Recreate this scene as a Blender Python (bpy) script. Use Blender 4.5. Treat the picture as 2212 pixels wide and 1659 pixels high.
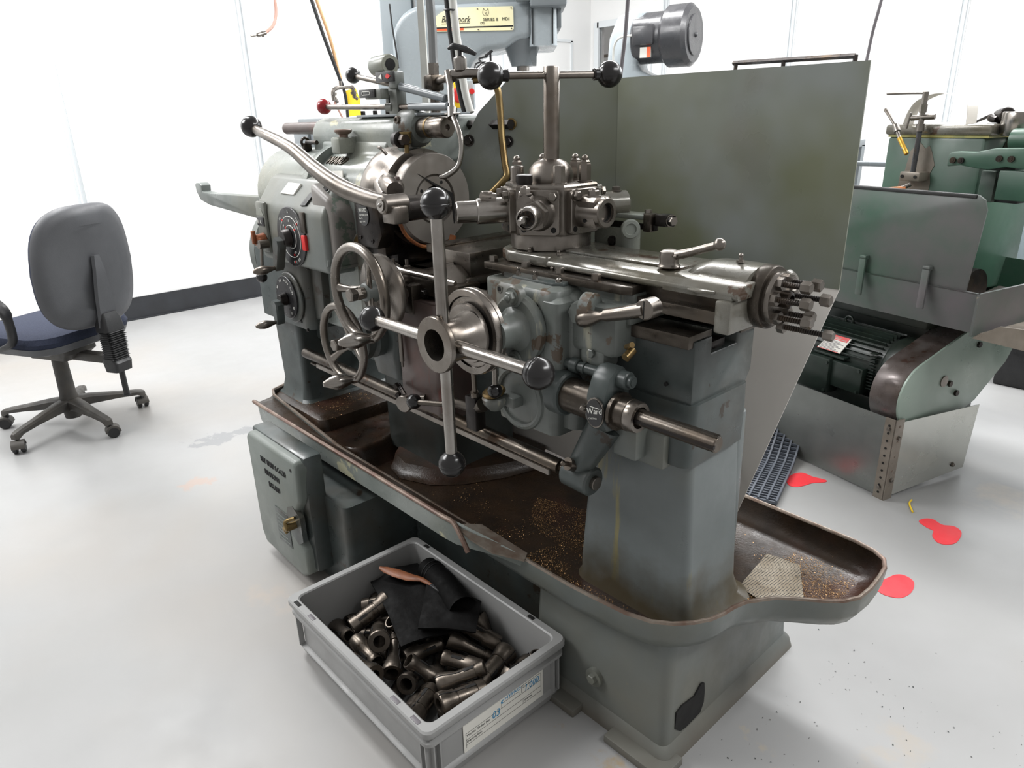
import bpy, bmesh, math, random
from mathutils import Vector, Matrix
random.seed(7)
R = math.radians
for o in list(bpy.data.objects): bpy.data.objects.remove(o)
scn = bpy.context.scene
COL = scn.collection
# ---------------------------------------------------------------- camera
CAMZ = 1.29
def _n(v): return Vector(v).normalized()
_ver = _n((114, 4070, 1536))                       # direction of straight down, in camera axes
_vx = Vector((-1506, -540, 1536)); _vx = _vx - _ver * _vx.dot(_ver)
_X = -_vx.normalized(); _Z = -_ver; _Y = _Z.cross(_X)
RC = Matrix(((_X.x, _Y.x, _Z.x), (_X.y, _Y.y, _Z.y), (_X.z, _Y.z, _Z.z)))   # world -> camera (x right, y down, z ahead)
cam = bpy.data.cameras.new('camera'); camo = bpy.data.objects.new('camera', cam); COL.objects.link(camo)
cam.sensor_width = 36; cam.lens = 36 * 1536 / 2212; cam.clip_start = .02
r0, r1, r2 = RC[0], RC[1], RC[2]
camo.matrix_world = Matrix(((r0[0], -r1[0], -r2[0], 0), (r0[1], -r1[1], -r2[1], 0), (r0[2], -r1[2], -r2[2], CAMZ), (0, 0, 0, 1)))
scn.camera = camo
# ---------------------------------------------------------------- world and light
w = bpy.data.worlds.new('world'); scn.world = w; w.use_nodes = True
w.node_tree.nodes['Background'].inputs[0].default_value = (1, .99, .975, 1)
w.node_tree.nodes['Background'].inputs[1].default_value = 0.31
def area(loc, rot, sx, sy, power, col=(1, 1, 1)):
    l = bpy.data.lights.new('ceiling_lamp', 'AREA'); l.shape = 'RECTANGLE'; l.size = sx; l.size_y = sy; l.energy = power; l.color = col
    o = bpy.data.objects.new('ceiling_lamp', l); COL.objects.link(o); o.location = loc; o.rotation_euler = rot
area((-3.4, 3.6, 3.3), (0, 0, 0), 3.4, .35, 125)
area((-.4, 3.8, 3.3), (0, 0, 0), 3.4, .35, 85)
area((-3.9, .8, 3.3), (0, 0, 0), 2.6, .35, 80)
area((-4.1, -1.2, 3.2), (0, R(-12), 0), 2.2, 1.6, 105)
area((1.4, 2.4, 3.2), (0, R(14), 0), .5, 2.4, 60)
area((-.5, 5.6, 2.6), (R(65), 0, R(170)), 3.0, 1.2, 45, (.95, .98, 1))
scn.view_settings.view_transform = 'Standard'; scn.view_settings.look = 'None'
scn.view_settings.exposure = 0.62; scn.view_settings.gamma = 1
scn.view_settings.use_curve_mapping = False
# ---------------------------------------------------------------- materials
def lin(c):
    return tuple(((v / 255) / 12.92 if v / 255 <= .04045 else ((v / 255 + .055) / 1.055) ** 2.4) for v in c)
def mat(name, c1, c2=None, c3=None, rough=.5, metal=0, scale=8, bump=0, bscale=60, chip=None, chipamt=.62, chipscale=14, rvar=.12, coat=0, detail=6, stretch=None, spec=.5, streak=None, streakamt=.6, grime=None):
    m = bpy.data.materials.new(name); m.use_nodes = True
    N = m.node_tree.nodes; L = m.node_tree.links; b = N['Principled BSDF']
    tc = N.new('ShaderNodeTexCoord'); src = tc.outputs['Object']
    if stretch:
        mp = N.new('ShaderNodeMapping'); mp.inputs['Scale'].default_value = stretch; L.new(src, mp.inputs[0]); src = mp.outputs[0]
    def noise(sc, det=detail, vec=None):
        n = N.new('ShaderNodeTexNoise'); n.inputs['Scale'].default_value = sc; n.inputs['Detail'].default_value = det
        n.inputs['Roughness'].default_value = .6; L.new(vec or src, n.inputs['Vector']); return n.outputs['Fac']
    def ramp(fac, a, b_, p0=.35, p1=.65):
        r = N.new('ShaderNodeMapRange'); r.inputs[1].default_value = p0; r.inputs[2].default_value = p1; r.clamp = True
        L.new(fac, r.inputs[0])
        mx = N.new('ShaderNodeMix'); mx.data_type = 'RGBA'; L.new(r.outputs[0], mx.inputs[0])
        for k, c in ((6, a), (7, b_)):
            if isinstance(c, tuple): mx.inputs[k].default_value = (*lin(c), 1)
            else: L.new(c, mx.inputs[k])
        return mx.outputs[2]
    nz = noise(scale)
    col = ramp(nz, c1, c2 or c1)
    if c3: col = ramp(noise(scale * .37, 4), col, c3, .5, .72)
    if streak:
        mp = N.new('ShaderNodeMapping'); mp.inputs['Scale'].default_value = (1, 1, .12); L.new(tc.outputs['Object'], mp.inputs[0])
        col = ramp(noise(22, 5, mp.outputs[0]), col, streak, streakamt, streakamt + .07)
    if chip: col = ramp(noise(chipscale, 8), col, chip, chipamt, chipamt + .02)
    if grime:   # dirt that has crept up from the foot of the casting
        gz0, gz1, gc = grime; ge = N.new('ShaderNodeNewGeometry'); sp = N.new('ShaderNodeSeparateXYZ'); L.new(ge.outputs['Position'], sp.inputs[0])
        ad = N.new('ShaderNodeMath'); ad.operation = 'MULTIPLY_ADD'; L.new(noise(9, 6), ad.inputs[0]); ad.inputs[1].default_value = (gz1 - gz0) * 1.6; L.new(sp.outputs[2], ad.inputs[2])
        m1 = N.new('ShaderNodeMapRange'); m1.inputs[1].default_value = gz1 + (gz1 - gz0) * .8; m1.inputs[2].default_value = gz0 + (gz1 - gz0) * .8; L.new(ad.outputs[0], m1.inputs[0])
        m2 = N.new('ShaderNodeMix'); m2.data_type = 'RGBA'; L.new(m1.outputs[0], m2.inputs[0]); L.new(col, m2.inputs[6]); m2.inputs[7].default_value = (*lin(gc), 1); col = m2.outputs[2]
    L.new(col, b.inputs['Base Color'])
    rr = N.new('ShaderNodeMapRange'); rr.inputs[3].default_value = max(.02, rough - rvar); rr.inputs[4].default_value = min(1, rough + rvar)
    rr.inputs[1].default_value = .3; rr.inputs[2].default_value = .7
    L.new(noise(scale * 2.3), rr.inputs[0]); L.new(rr.outputs[0], b.inputs['Roughness'])
    b.inputs['Metallic'].default_value = metal; b.inputs['Coat Weight'].default_value = coat; b.inputs['Coat Roughness'].default_value = .12
    b.inputs['Specular IOR Level'].default_value = spec
    if bump:
        bp = N.new('ShaderNodeBump'); bp.inputs['Strength'].default_value = bump; bp.inputs['Distance'].default_value = .002
        L.new(noise(bscale, 3), bp.inputs['Height']); L.new(bp.outputs[0], b.inputs['Normal'])
    return m
M = {}
M['paint'] = mat('grey_green_machine_paint', (106, 111, 108), (96, 101, 98), (108, 108, 98), rough=.38, scale=7, bump=.12, bscale=40, chip=(88, 82, 66), chipamt=.72, chipscale=18, streak=(140, 134, 108), streakamt=.72)
M['paint_col'] = mat('drip_streaked_paint', (106, 112, 112), (98, 104, 104), (104, 106, 98), rough=.38, scale=7, bump=.12, bscale=40, chip=(78, 70, 54), chipamt=.72, chipscale=18, streak=(128, 122, 88), streakamt=.60, grime=(.30, .44, (70, 62, 46)))
M['paint_foot'] = mat('paint_with_dirty_foot', (104, 109, 107), (95, 100, 98), (106, 106, 98), rough=.4, scale=6, bump=.12, bscale=40, chip=(120, 114, 98), chipamt=.70, chipscale=12, grime=(.0, .05, (96, 92, 84)))
M['paint_deep'] = mat('shade_darkened_paint', (52, 57, 55), (40, 44, 42), (46, 40, 34), rough=.42, scale=8, bump=.12, bscale=30)  # machine paint darkened so the shade behind the shafts is in the colour
M['paint_worn'] = mat('worn_grey_green_paint', (106, 111, 108), (88, 92, 88), (98, 92, 80), rough=.36, scale=9, bump=.15, bscale=35, chip=(84, 72, 60), chipamt=.59, chipscale=16, streak=(140, 139, 124), streakamt=.61)
M['paint_pale'] = mat('pale_grey_green_paint', (128, 134, 130), (116, 122, 118), (136, 136, 122), rough=.3, scale=6, bump=.1, bscale=30, chip=(176, 174, 148), chipamt=.64, chipscale=5)
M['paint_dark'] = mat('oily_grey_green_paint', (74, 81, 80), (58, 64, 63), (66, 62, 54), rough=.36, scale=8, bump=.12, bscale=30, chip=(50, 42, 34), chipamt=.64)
M['door'] = mat('grey_green_door_paint', (112, 118, 113), (103, 110, 105), (115, 117, 108), rough=.42, scale=4, bump=.2, bscale=22, chip=(130, 124, 104), chipamt=.74)
M['guard'] = mat('reflection_mottled_guard_paint', (128, 133, 129), (110, 114, 92), (124, 116, 108), rough=.36, metal=.15, scale=3.2, detail=3)  # olive in the mottling mimics the machine's reflection, mixed in as colour
M['sheet'] = mat('pale_bare_sheet', (222, 218, 212), (212, 207, 201), (206, 198, 190), rough=.45, metal=.1, scale=3)
M['mirror'] = mat('bright_galvanised_sheet', (205, 206, 200), (190, 192, 186), rough=.22, metal=.75, scale=3)
M['bent'] = mat('off_white_plastic_strip', (202, 198, 190), (194, 190, 182), rough=.5)
M['rubbed'] = mat('rubbed_corner_paint', (122, 117, 112), (108, 104, 100), (92, 100, 92), rough=.42, scale=6, chip=(84, 94, 84), chipamt=.56, chipscale=9, detail=4)
M['galv'] = mat('dull_galvanised_sheet', (128, 131, 128), (116, 119, 116), (134, 130, 122), rough=.34, metal=.6, scale=4)
M['steel'] = mat('bare_machined_steel', (138, 132, 126), (116, 110, 103), (98, 88, 78), rough=.31, metal=.92, scale=12, rvar=.09)
M['bright'] = mat('bright_polished_steel', (164, 160, 155), (140, 134, 128), rough=.24, metal=1, scale=14, rvar=.06)
M['oiled'] = mat('oily_dark_steel', (86, 80, 73), (66, 60, 54), (90, 79, 66), rough=.32, metal=.8, scale=14, chip=(60, 46, 34), chipamt=.64)
M['blued'] = mat('blackened_steel', (52, 48, 46), (40, 37, 36), (70, 58, 46), rough=.35, metal=.7, scale=20)
M['slide'] = mat('oily_slide_casting', (118, 117, 110), (98, 94, 84), (84, 77, 58), rough=.27, metal=.3, scale=11, bump=.1, bscale=50, coat=.6, chip=(78, 62, 50), chipamt=.6)
M['ball'] = mat('black_bakelite', (20, 19, 20), (25, 23, 23), rough=.22, scale=6, rvar=.06, coat=.1)
M['red'] = mat('dark_red_bakelite', (148, 12, 24), (120, 8, 18), rough=.22, scale=6, rvar=.05, coat=.1)
M['black'] = mat('black_plastic', (34, 34, 35), (28, 28, 29), rough=.45, scale=20, bump=.15, bscale=220)
M['hole'] = mat('dark_recess', (14, 13, 12), rough=.8)
M['brass'] = mat('brown_brass', (126, 108, 72), (106, 86, 54), rough=.34, metal=.8, scale=15)
M['copper'] = mat('copper_knob_wear', (150, 92, 62), (116, 62, 40), rough=.35, metal=.5, scale=18)
M['rust'] = mat('rusty_swarf_edge', (160, 96, 44), (106, 58, 30), rough=.6, scale=30, bump=.4)
M['tray'] = mat('oily_brown_tray_floor', (38, 31, 26), (54, 41, 30), (70, 44, 35), rough=.34, scale=11, bump=.35, bscale=160, chip=(104, 82, 52), chipamt=.69, chipscale=160, rvar=.14, spec=.3)
M['rim'] = mat('worn_tray_rim', (136, 128, 118), (110, 94, 82), (96, 72, 60), rough=.4, metal=.4, scale=25)
M['lip'] = mat('brown_rolled_edge', (104, 78, 68), (128, 112, 100), (80, 62, 54), rough=.38, metal=.3, scale=22)
M['swarf'] = mat('brass_swarf', (186, 148, 98), (140, 104, 64), rough=.35, metal=.5, scale=200)
M['white'] = mat('white_label', (224, 222, 214), (214, 212, 204), rough=.5)
M['cream'] = mat('cream_name_plate', (246, 238, 190), (250, 244, 210), rough=.35, scale=4)
M['ink'] = mat('black_print', (24, 24, 26), rough=.6)
M['inkwhite'] = mat('white_print', (226, 226, 220), rough=.5)
M['inkred'] = mat('red_print', (206, 34, 32), rough=.5)
M['inkorange'] = mat('orange_print', (236, 104, 62), rough=.5)
M['inkblue'] = mat('blue_marker', (20, 122, 168), rough=.5)
M['dial'] = mat('black_dial_enamel', (36, 36, 38), (44, 43, 43), rough=.3, scale=10)
M['yellow'] = mat('yellow_enamel', (244, 208, 40), (230, 190, 30), rough=.4)
M['wall'] = mat('white_wall_panel', (218, 218, 217), (214, 214, 213), rough=.55, scale=2)
M['seam'] = mat('white_joint_strip', (202, 206, 208), rough=.45)
M['skirt'] = mat('black_vinyl_skirting', (40, 42, 46), (34, 35, 38), rough=.5)
M['crate'] = mat('grey_crate_plastic', (150, 150, 149), (143, 143, 142), rough=.45, scale=5, bump=.08, bscale=120)
M['chairp'] = mat('charcoal_chair_plastic', (78, 79, 82), (71, 72, 75), rough=.5, scale=5, bump=.2, bscale=300)
M['chairb'] = mat('dusty_black_nylon', (58, 56, 54), (72, 68, 62), rough=.55, scale=12)
M['fabric'] = mat('blue_check_fabric', (24, 31, 50), (34, 41, 60), rough=.9, scale=160, bump=.4, bscale=240)
M['green'] = mat('green_machine_paint', (62, 92, 76), (54, 80, 67), (84, 94, 87), rough=.4, scale=5, chip=(128, 128, 110), chipamt=.7, chipscale=7)
M['green_worn'] = mat('worn_green_paint', (90, 86, 88), (50, 80, 64), rough=.38, scale=2.2, chip=(126, 120, 106), chipamt=.72)
M['green_dark'] = mat('dark_green_motor_paint', (32, 44, 38), (24, 33, 29), (44, 46, 38), rough=.42, scale=10, chip=(84, 76, 60), chipamt=.72)
M['mill'] = mat('pale_blue_grey_enamel', (156, 164, 168), (150, 158, 162), rough=.25, scale=3)
M['mill2'] = mat('mid_grey_enamel', (124, 130, 133), (116, 122, 126), rough=.35, scale=4)
M['motor'] = mat('dark_grey_motor_enamel', (58, 58, 60), (52, 52, 54), rough=.28, scale=5)
M['cabinet'] = mat('blue_grey_cabinet', (124, 136, 140), (118, 130, 134), rough=.4, scale=3)
M['gasket'] = mat('yellow_green_gasket', (158, 150, 84), (120, 124, 78), rough=.5, scale=20)
M['gilt'] = mat('gold_brass_tip', (204, 160, 60), (180, 136, 50), rough=.3, metal=.5)
M['tanhose'] = mat('tan_rubber_hose', (206, 164, 122), (190, 146, 104), rough=.4)
M['hose'] = mat('orange_rubber_hose', (196, 124, 70), (176, 104, 56), rough=.4)
M['pinkhose'] = mat('dull_pink_hose', (180, 140, 128), (166, 126, 112), rough=.45)
M['cable'] = mat('grey_cable', (112, 108, 112), (98, 94, 98), rough=.5)
M['conduit'] = mat('grey_flexible_conduit', (116, 118, 118), (104, 106, 106), rough=.4)
M['palecond'] = mat('pale_conduit', (206, 206, 200), (190, 190, 184), rough=.4)
M['redfoot'] = mat('red_floor_sticker', (232, 58, 66), (224, 46, 56), rough=.5)
M['beltred'] = mat('worn_belt_guard_paint', (96, 88, 86), (66, 56, 50), (120, 122, 120), rough=.3, metal=.3, scale=9, chip=(60, 40, 32), chipamt=.62, chipscale=9)
M['beltgreen'] = mat('pale_green_cover', (140, 154, 144), (132, 148, 138), rough=.35, scale=3, metal=.1)
M['redrust'] = mat('red_oxide_casting', (92, 78, 74), (78, 66, 62), (112, 60, 52), rough=.38, scale=7, metal=.2, bump=.15, bscale=30, streak=(104, 54, 46), streakamt=.58)
M['mat'] = mat('blue_black_rubber_mat', (92, 97, 106), (78, 83, 92), rough=.5)
M['rubber'] = mat('oily_black_leather', (6, 6, 6), (9, 8, 8), rough=.7, scale=18, bump=.5, bscale=60, chip=(60, 54, 46), chipamt=.72, chipscale=200, spec=.12)
M['satin'] = mat('satin_steel_disc', (150, 145, 139), (138, 132, 126), (118, 104, 92), rough=.42, metal=.55, scale=7)
M['collet'] = mat('dull_collet_steel', (112, 104, 96), (86, 79, 71), rough=.36, metal=.85, scale=16, chip=(60, 50, 40), chipamt=.62)
M['wood'] = mat('worn_orange_wood', (132, 78, 44), (100, 56, 30), rough=.55, scale=10, stretch=(1, 6, 1))
M['cabtop'] = mat('grimy_shelf_steel', (138, 130, 120), (112, 104, 94), rough=.35, metal=.3)
# floor: pale painted concrete with scuffs and old patches
def floor_mat():
    m = mat('pale_grey_painted_floor', (150, 150, 150), (144, 144, 143), (151, 146, 140), rough=.4, scale=1.3, rvar=.1, chip=(130, 126, 120), chipamt=.755, chipscale=9)
    N = m.node_tree.nodes; L = m.node_tree.links; b = N['Principled BSDF']
    src = b.inputs['Base Color'].links[0].from_socket
    g = N.new('ShaderNodeNewGeometry'); sep = N.new('ShaderNodeSeparateXYZ'); L.new(g.outputs['Position'], sep.inputs[0])
    n = N.new('ShaderNodeTexNoise'); n.inputs['Scale'].default_value = 3.2; n.inputs['Detail'].default_value = 7; L.new(g.outputs['Position'], n.inputs['Vector'])
    def patch(cx, cy, rx, ry, thr, colr, prev, nscale=6, amp=1.0):
        nn = N.new('ShaderNodeTexNoise'); nn.inputs['Scale'].default_value = nscale; nn.inputs['Detail'].default_value = 8; nn.inputs['Roughness'].default_value = .65; L.new(g.outputs['Position'], nn.inputs['Vector'])
        def mth(op, a, b_=None):
            q = N.new('ShaderNodeMath'); q.operation = op
            for i, v in enumerate((a, b_)):
                if v is None: continue
                if isinstance(v, (int, float)): q.inputs[i].default_value = v
                else: L.new(v, q.inputs[i])
            return q.outputs[0]
        dx = mth('DIVIDE', mth('SUBTRACT', sep.outputs[0], cx), rx); dy = mth('DIVIDE', mth('SUBTRACT', sep.outputs[1], cy), ry)
        d = mth('ADD', mth('MULTIPLY', dx, dx), mth('MULTIPLY', dy, dy))
        f = mth('SUBTRACT', mth('ADD', nn.outputs['Fac'], thr), mth('MULTIPLY', d, .35))
        mr = N.new('ShaderNodeMapRange'); mr.inputs[1].default_value = .5; mr.inputs[2].default_value = .5 + .04 / amp; L.new(f, mr.inputs[0])
        mx = N.new('ShaderNodeMix'); mx.data_type = 'RGBA'; L.new(mr.outputs[0], mx.inputs[0]); L.new(prev, mx.inputs[6]); mx.inputs[7].default_value = (*lin(colr), 1)
        return mx.outputs[2]
    c = patch(-3.0, .98, .16, .26, .06, (130, 131, 132), src, 9)
    c = patch(-2.62, .70, .10, .16, .05, (156, 142, 134), c, 6)
    c = patch(-.28, 1.25, .45, .38, .02, (158, 148, 134), c, 4, .25)
    c = patch(-.5, 1.1, .16, .35, -.02, (168, 156, 136), c, 7, .4)
    c = patch(-1.75, .62, .4, .16, .05, (166, 152, 138), c, 4, .2)
    c = patch(-.72, .9, .5, .1, -.02, (150, 136, 116), c, 9, .4)
    c = patch(-.3, 2.7, .6, .4, .02, (174, 164, 152), c, 3, .2)
    L.new(c, b.inputs['Base Color'])
    return m
M['floor'] = floor_mat()
# ---------------------------------------------------------------- geometry helpers
def frame_of(d):
    d = Vector(d).normalized(); a = Vector((0, 0, 1)) if abs(d.z) < .9 else Vector((1, 0, 0))
    x = d.cross(a).normalized(); y = d.cross(x).normalized(); return x, y, d
def catmull(P, k=6, closed=False):
    P = [Vector(p) for p in P]; out = []; n = len(P)
    for i in range(n if closed else n - 1):
        p0 = P[(i - 1) % n] if closed or i > 0 else P[0]; p1 = P[i]; p2 = P[(i + 1) % n]; p3 = P[(i + 2) % n] if closed or i + 2 < n else P[-1]
        for j in range(k):
            t = j / k
            out.append(.5 * ((2 * p1) + (p2 - p0) * t + (2 * p0 - 5 * p1 + 4 * p2 - p3) * t * t + (3 * p1 - p0 - 3 * p2 + p3) * t ** 3))
    if not closed: out.append(P[-1])
    return out
class G:
    def __init__(s): s.bm = bmesh.new(); s.tf = None
    def v(s, p):
        p = Vector(p)
        return s.bm.verts.new(s.tf @ p if s.tf else p)
    def face(s, vs):
        try: return s.bm.faces.new(vs)
        except ValueError: return None
    def loft(s, rings, cap0=True, cap1=True, closed=False, loop=True):
        V = [[s.v(p) for p in r] for r in rings]; n = len(V[0])
        seq = range(len(V) if closed else len(V) - 1)
        for i in seq:
            a, b = V[i], V[(i + 1) % len(V)]
            for j in range(n if loop else n - 1): s.face((a[j], a[(j + 1) % n], b[(j + 1) % n], b[j]))
        if not closed and loop:
            if cap0: s.face(list(reversed(V[0])))
            if cap1: s.face(V[-1])
        return V
    def box(s, x0, x1, y0, y1, z0, z1, bev=0, seg=2):
        t = bmesh.new(); vs = [t.verts.new((x, y, z)) for x in (x0, x1) for y in (y0, y1) for z in (z0, z1)]
        for f in ((0, 1, 3, 2), (4, 6, 7, 5), (0, 4, 5, 1), (2, 3, 7, 6), (0, 2, 6, 4), (1, 5, 7, 3)): t.faces.new([vs[i] for i in f])
        s._merge(t, bev, seg)
        return s
    def _merge(s, t, bev=0, seg=2):
        bmesh.ops.recalc_face_normals(t, faces=t.faces)
        if bev:
            es = [e for e in t.edges if len(e.link_faces) == 2 and e.calc_face_angle(0) > .4]
            bmesh.ops.bevel(t, geom=es, offset=bev, segments=seg, profile=.5, affect='EDGES')
        m = {}
        for v in t.verts: m[v] = s.v(v.co)
        for f in t.faces: s.face([m[v] for v in f.verts])
        t.free()
    def prism(s, poly, axis, a, b, bev=0, seg=2):
        # poly in the plane across axis: X -> (y,z), Y -> (x,z), Z -> (x,y)
        t = bmesh.new()
        def mk(u, v, h): return {'X': (h, u, v), 'Y': (u, h, v), 'Z': (u, v, h)}[axis]
        A = [t.verts.new(mk(u, v, a)) for u, v in poly]; B = [t.verts.new(mk(u, v, b)) for u, v in poly]; n = len(poly)
        for i in range(n): t.faces.new((A[i], A[(i + 1) % n], B[(i + 1) % n], B[i]))
        t.faces.new(list(reversed(A))); t.faces.new(B); s._merge(t, bev, seg); return s
    def cyl(s, p0, p1, r0, r1=None, n=24, caps=True, bev=0):
        r1 = r0 if r1 is None else r1; p0 = Vector(p0); p1 = Vector(p1); x, y, d = frame_of(p1 - p0); L = (p1 - p0).length
        prof = [(r0, 0), (r1, L)]
        if bev: prof = [(r0 - bev, 0), (r0, bev), (r1, L - bev), (r1 - bev, L)]
        return s.lathe(prof, p0, d, n, caps)
    def lathe(s, prof, p0, d, n=32, caps=True, closed=False, ph=0):
        p0 = Vector(p0); x, y, d = frame_of(d); rings = []
        for r, h in prof:
            r = max(r, 1e-5)
            rings.append([p0 + d * h + (x * math.cos(2 * math.pi * i / n + ph) + y * math.sin(2 * math.pi * i / n + ph)) * r for i in range(n)])
        s.loft(rings, caps, caps, closed); return s
    def ring(s, c, d, R_, r, n=48, m=12):
        x, y, d = frame_of(d); c = Vector(c); rings = []
        for i in range(n):
            a = 2 * math.pi * i / n; e = x * math.cos(a) + y * math.sin(a)
            rings.append([c + e * (R_ + r * math.cos(2 * math.pi * j / m)) + d * r * math.sin(2 * math.pi * j / m) for j in range(m)])
        s.loft(rings, closed=True); return s
    def sphere(s, c, r, n=24, m=14, sc=(1, 1, 1), flat=None):
        c = Vector(c); rings = []
        for i in range(m + 1):
            a = math.pi * i / m
            rings.append([c + Vector((max(math.sin(a), .002) * math.cos(2 * math.pi * j / n) * r * sc[0], max(math.sin(a), .002) * math.sin(2 * math.pi * j / n) * r * sc[1], math.cos(a) * r * sc[2])) for j in range(n)])
        s.loft(rings); return s
    def tube(s, pts, r, n=12, k=6, smooth=True, caps=True, flat=None):
        P = catmull(pts, k) if smooth else [Vector(p) for p in pts]
        rs = r if isinstance(r, (list, tuple)) else None
        x, y, d = frame_of(P[1] - P[0]); rings = []
        for i, p in enumerate(P):
            t = (P[min(i + 1, len(P) - 1)] - P[max(i - 1, 0)]).normalized()
            x = (x - t * x.dot(t)).normalized(); y = t.cross(x)
            if rs:
                f = i / (len(P) - 1) * (len(rs) - 1); a = int(min(f, len(rs) - 2)); rr = rs[a] + (rs[a + 1] - rs[a]) * (f - a)
            else: rr = r
            rings.append([p + (x * math.cos(2 * math.pi * j / n) + y * math.sin(2 * math.pi * j / n)) * rr for j in range(n)])
        s.loft(rings, caps, caps); return s
    def rrect(s, x0, x1, y0, y1, z, r, n=5):
        out = []
        for cx, cy, a0 in ((x1 - r, y1 - r, 0), (x0 + r, y1 - r, 90), (x0 + r, y0 + r, 180), (x1 - r, y0 + r, 270)):
            for i in range(n + 1):
                a = R(a0 + 90 * i / n); out.append(Vector((cx + r * math.cos(a), cy + r * math.sin(a), z)))
        return out
    def stack(s, secs, n=5):
        # secs: (x0,x1,y0,y1,z,r)
        s.loft([s.rrect(*q[:4], q[4], q[5], n) for q in secs]); return s
    def bolt(s, p, d, r, h, washer=True, dome=0, soc=False):
        p = Vector(p); d = Vector(d).normalized()
        if washer: s.cyl(p, p + d * h * .18, r * 1.35, n=18)
        if soc:
            s.lathe([(r, 0), (r, h * .92), (r * .92, h), (r * .55, h), (r * .5, h * .5)], p, d, 18)
        else:
            s.lathe([(r, 0), (r, h * .85), (r * .86, h)], p, d, 6)
            if dome: s.lathe([(r * .6, 0), (r * .55, dome * .5), (r * .3, dome * .9), (.0001, dome)], p + d * h, d, 14)
        return s
    def build(s, name, m, parent=None, label=None, smooth=35, world=True, kind=None):
        bm = s.bm; bmesh.ops.remove_doubles(bm, verts=bm.verts, dist=1e-6); bmesh.ops.recalc_face_normals(bm, faces=bm.faces)
        if parent is not None and world:
            top = parent
            while top.parent: top = top.parent
            bm.transform(MW.get(top.name, Matrix()).inverted())
        me = bpy.data.meshes.new(name); bm.to_mesh(me); bm.free()
        if isinstance(m, str): m = M[m]
        me.materials.append(m)
        if smooth:
            me.shade_smooth(); me.set_sharp_from_angle(angle=R(smooth))
        o = bpy.data.objects.new(name, me); COL.objects.link(o)
        if parent is not None: o.parent = parent
        if label: o['label'] = label
        if kind: o['kind'] = kind
        return o
MW = {}
def thing(name, label, cat, loc=(0, 0, 0), rz=0, group=None):
    o = bpy.data.objects.new(name, None); COL.objects.link(o); o.location = loc; o.rotation_euler = (0, 0, R(rz))
    o['label'] = label; o['category'] = cat; o.empty_display_size = .05
    if group: o['group'] = group
    MW[o.name] = Matrix.Translation(loc) @ Matrix.Rotation(R(rz), 4, 'Z'); return o
def tag(o, label, cat, group=None):
    o['label'] = label; o['category'] = cat
    if group: o['group'] = group
    return o
def text(s, size, org, xd, yd, m, parent=None, ext=.0004, name='lettering', align='LEFT', shear=0, sx=1, world=True):
    cu = bpy.data.curves.new('lettering', 'FONT'); cu.body = s; cu.size = size; cu.extrude = ext; cu.align_x = align; cu.shear = shear; cu.resolution_u = 2
    t = bpy.data.objects.new('tmp', cu); COL.objects.link(t)
    dg = bpy.context.evaluated_depsgraph_get(); me = bpy.data.meshes.new_from_object(t.evaluated_get(dg))
    bpy.data.objects.remove(t); bpy.data.curves.remove(cu)
    xd = Vector(xd).normalized(); zd = xd.cross(Vector(yd)).normalized(); yd = zd.cross(xd)
    mt = Matrix(((xd.x * sx, yd.x, zd.x, org[0]), (xd.y * sx, yd.y, zd.y, org[1]), (xd.z * sx, yd.z, zd.z, org[2]), (0, 0, 0, 1)))
    if parent is not None and world:
        top = parent
        while top.parent: top = top.parent
        mt = MW.get(top.name, Matrix()).inverted() @ mt
    me.transform(mt); me.materials.clear(); me.materials.append(M[m]); me.name = name
    o = bpy.data.objects.new(name, me); COL.objects.link(o)
    if parent is not None: o.parent = parent
    return o
def frame(o2, ang):
    # places helpers in a turned floor frame: F(u, v, z) -> world
    a = R(ang); U = Vector((math.cos(a), math.sin(a), 0)); V = Vector((-math.sin(a), math.cos(a), 0))
    return Matrix.Translation((o2[0], o2[1], 0)) @ Matrix(((U.x, V.x, 0), (U.y, V.y, 0), (0, 0, 1))).to_4x4()
def decal(pts, m, name, parent, label=None, t=.0012):
    P = [Vector(p) for p in pts]; n = (P[1] - P[0]).cross(P[2] - P[0]).normalized() * t
    g = G(); g.loft([[p - n for p in P], [p + n for p in P]]); return g.build(name, m, parent, label, smooth=0)
# ---------------------------------------------------------------- room
WX, WY = -5.46, 6.2
def struct(g, name, m, parent=None, smooth=0):
    o = g.build(name, m, parent, smooth=smooth)
    if parent is None: o['kind'] = 'structure'
    return o
g = G(); g.box(WX - .1, 3.2, -3, WY + .1, -.1, 0); struct(g, 'floor', 'floor')
g = G(); g.box(WX - .1, WX, -3, WY + .1, 0, 3.6); struct(g, 'wall_left', 'wall')
# back wall with an opening (glazed hatch) near the corner
g = G()
HX0, HX1, HZ0, HZ1 = -5.36, -4.7, 1.1, 2.12
g.box(WX, HX0, WY, WY + .1, 0, 3.6); g.box(HX1, 3.2, WY, WY + .1, 0, 3.6); g.box(HX0, HX1, WY, WY + .1, 0, HZ0); g.box(HX0, HX1, WY, WY + .1, HZ1, 3.6)
struct(g, 'wall_back', 'wall')
wn = G().box(HX0 - .04, HX0 + .02, WY - .02, WY + .04, HZ0 - .04, HZ1 + .04); wn.box(HX1 - .02, HX1 + .04, WY - .02, WY + .04, HZ0 - .04, HZ1 + .04)
wn.box(HX0, HX1, WY - .02, WY + .04, HZ1 - .01, HZ1 + .05); wn.box(HX0, HX1, WY - .02, WY + .04, HZ0 - .05, HZ0 + .01)
wn = struct(wn, 'window_1', 'seam')
gm = bpy.data.materials.new('clear_glass'); gm.use_nodes = True; bb = gm.node_tree.nodes['Principled BSDF']; bb.inputs['Transmission Weight'].default_value = 1; bb.inputs['Roughness'].default_value = .02; bb.inputs['IOR'].default_value = 1.1; M['glass'] = gm
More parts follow.
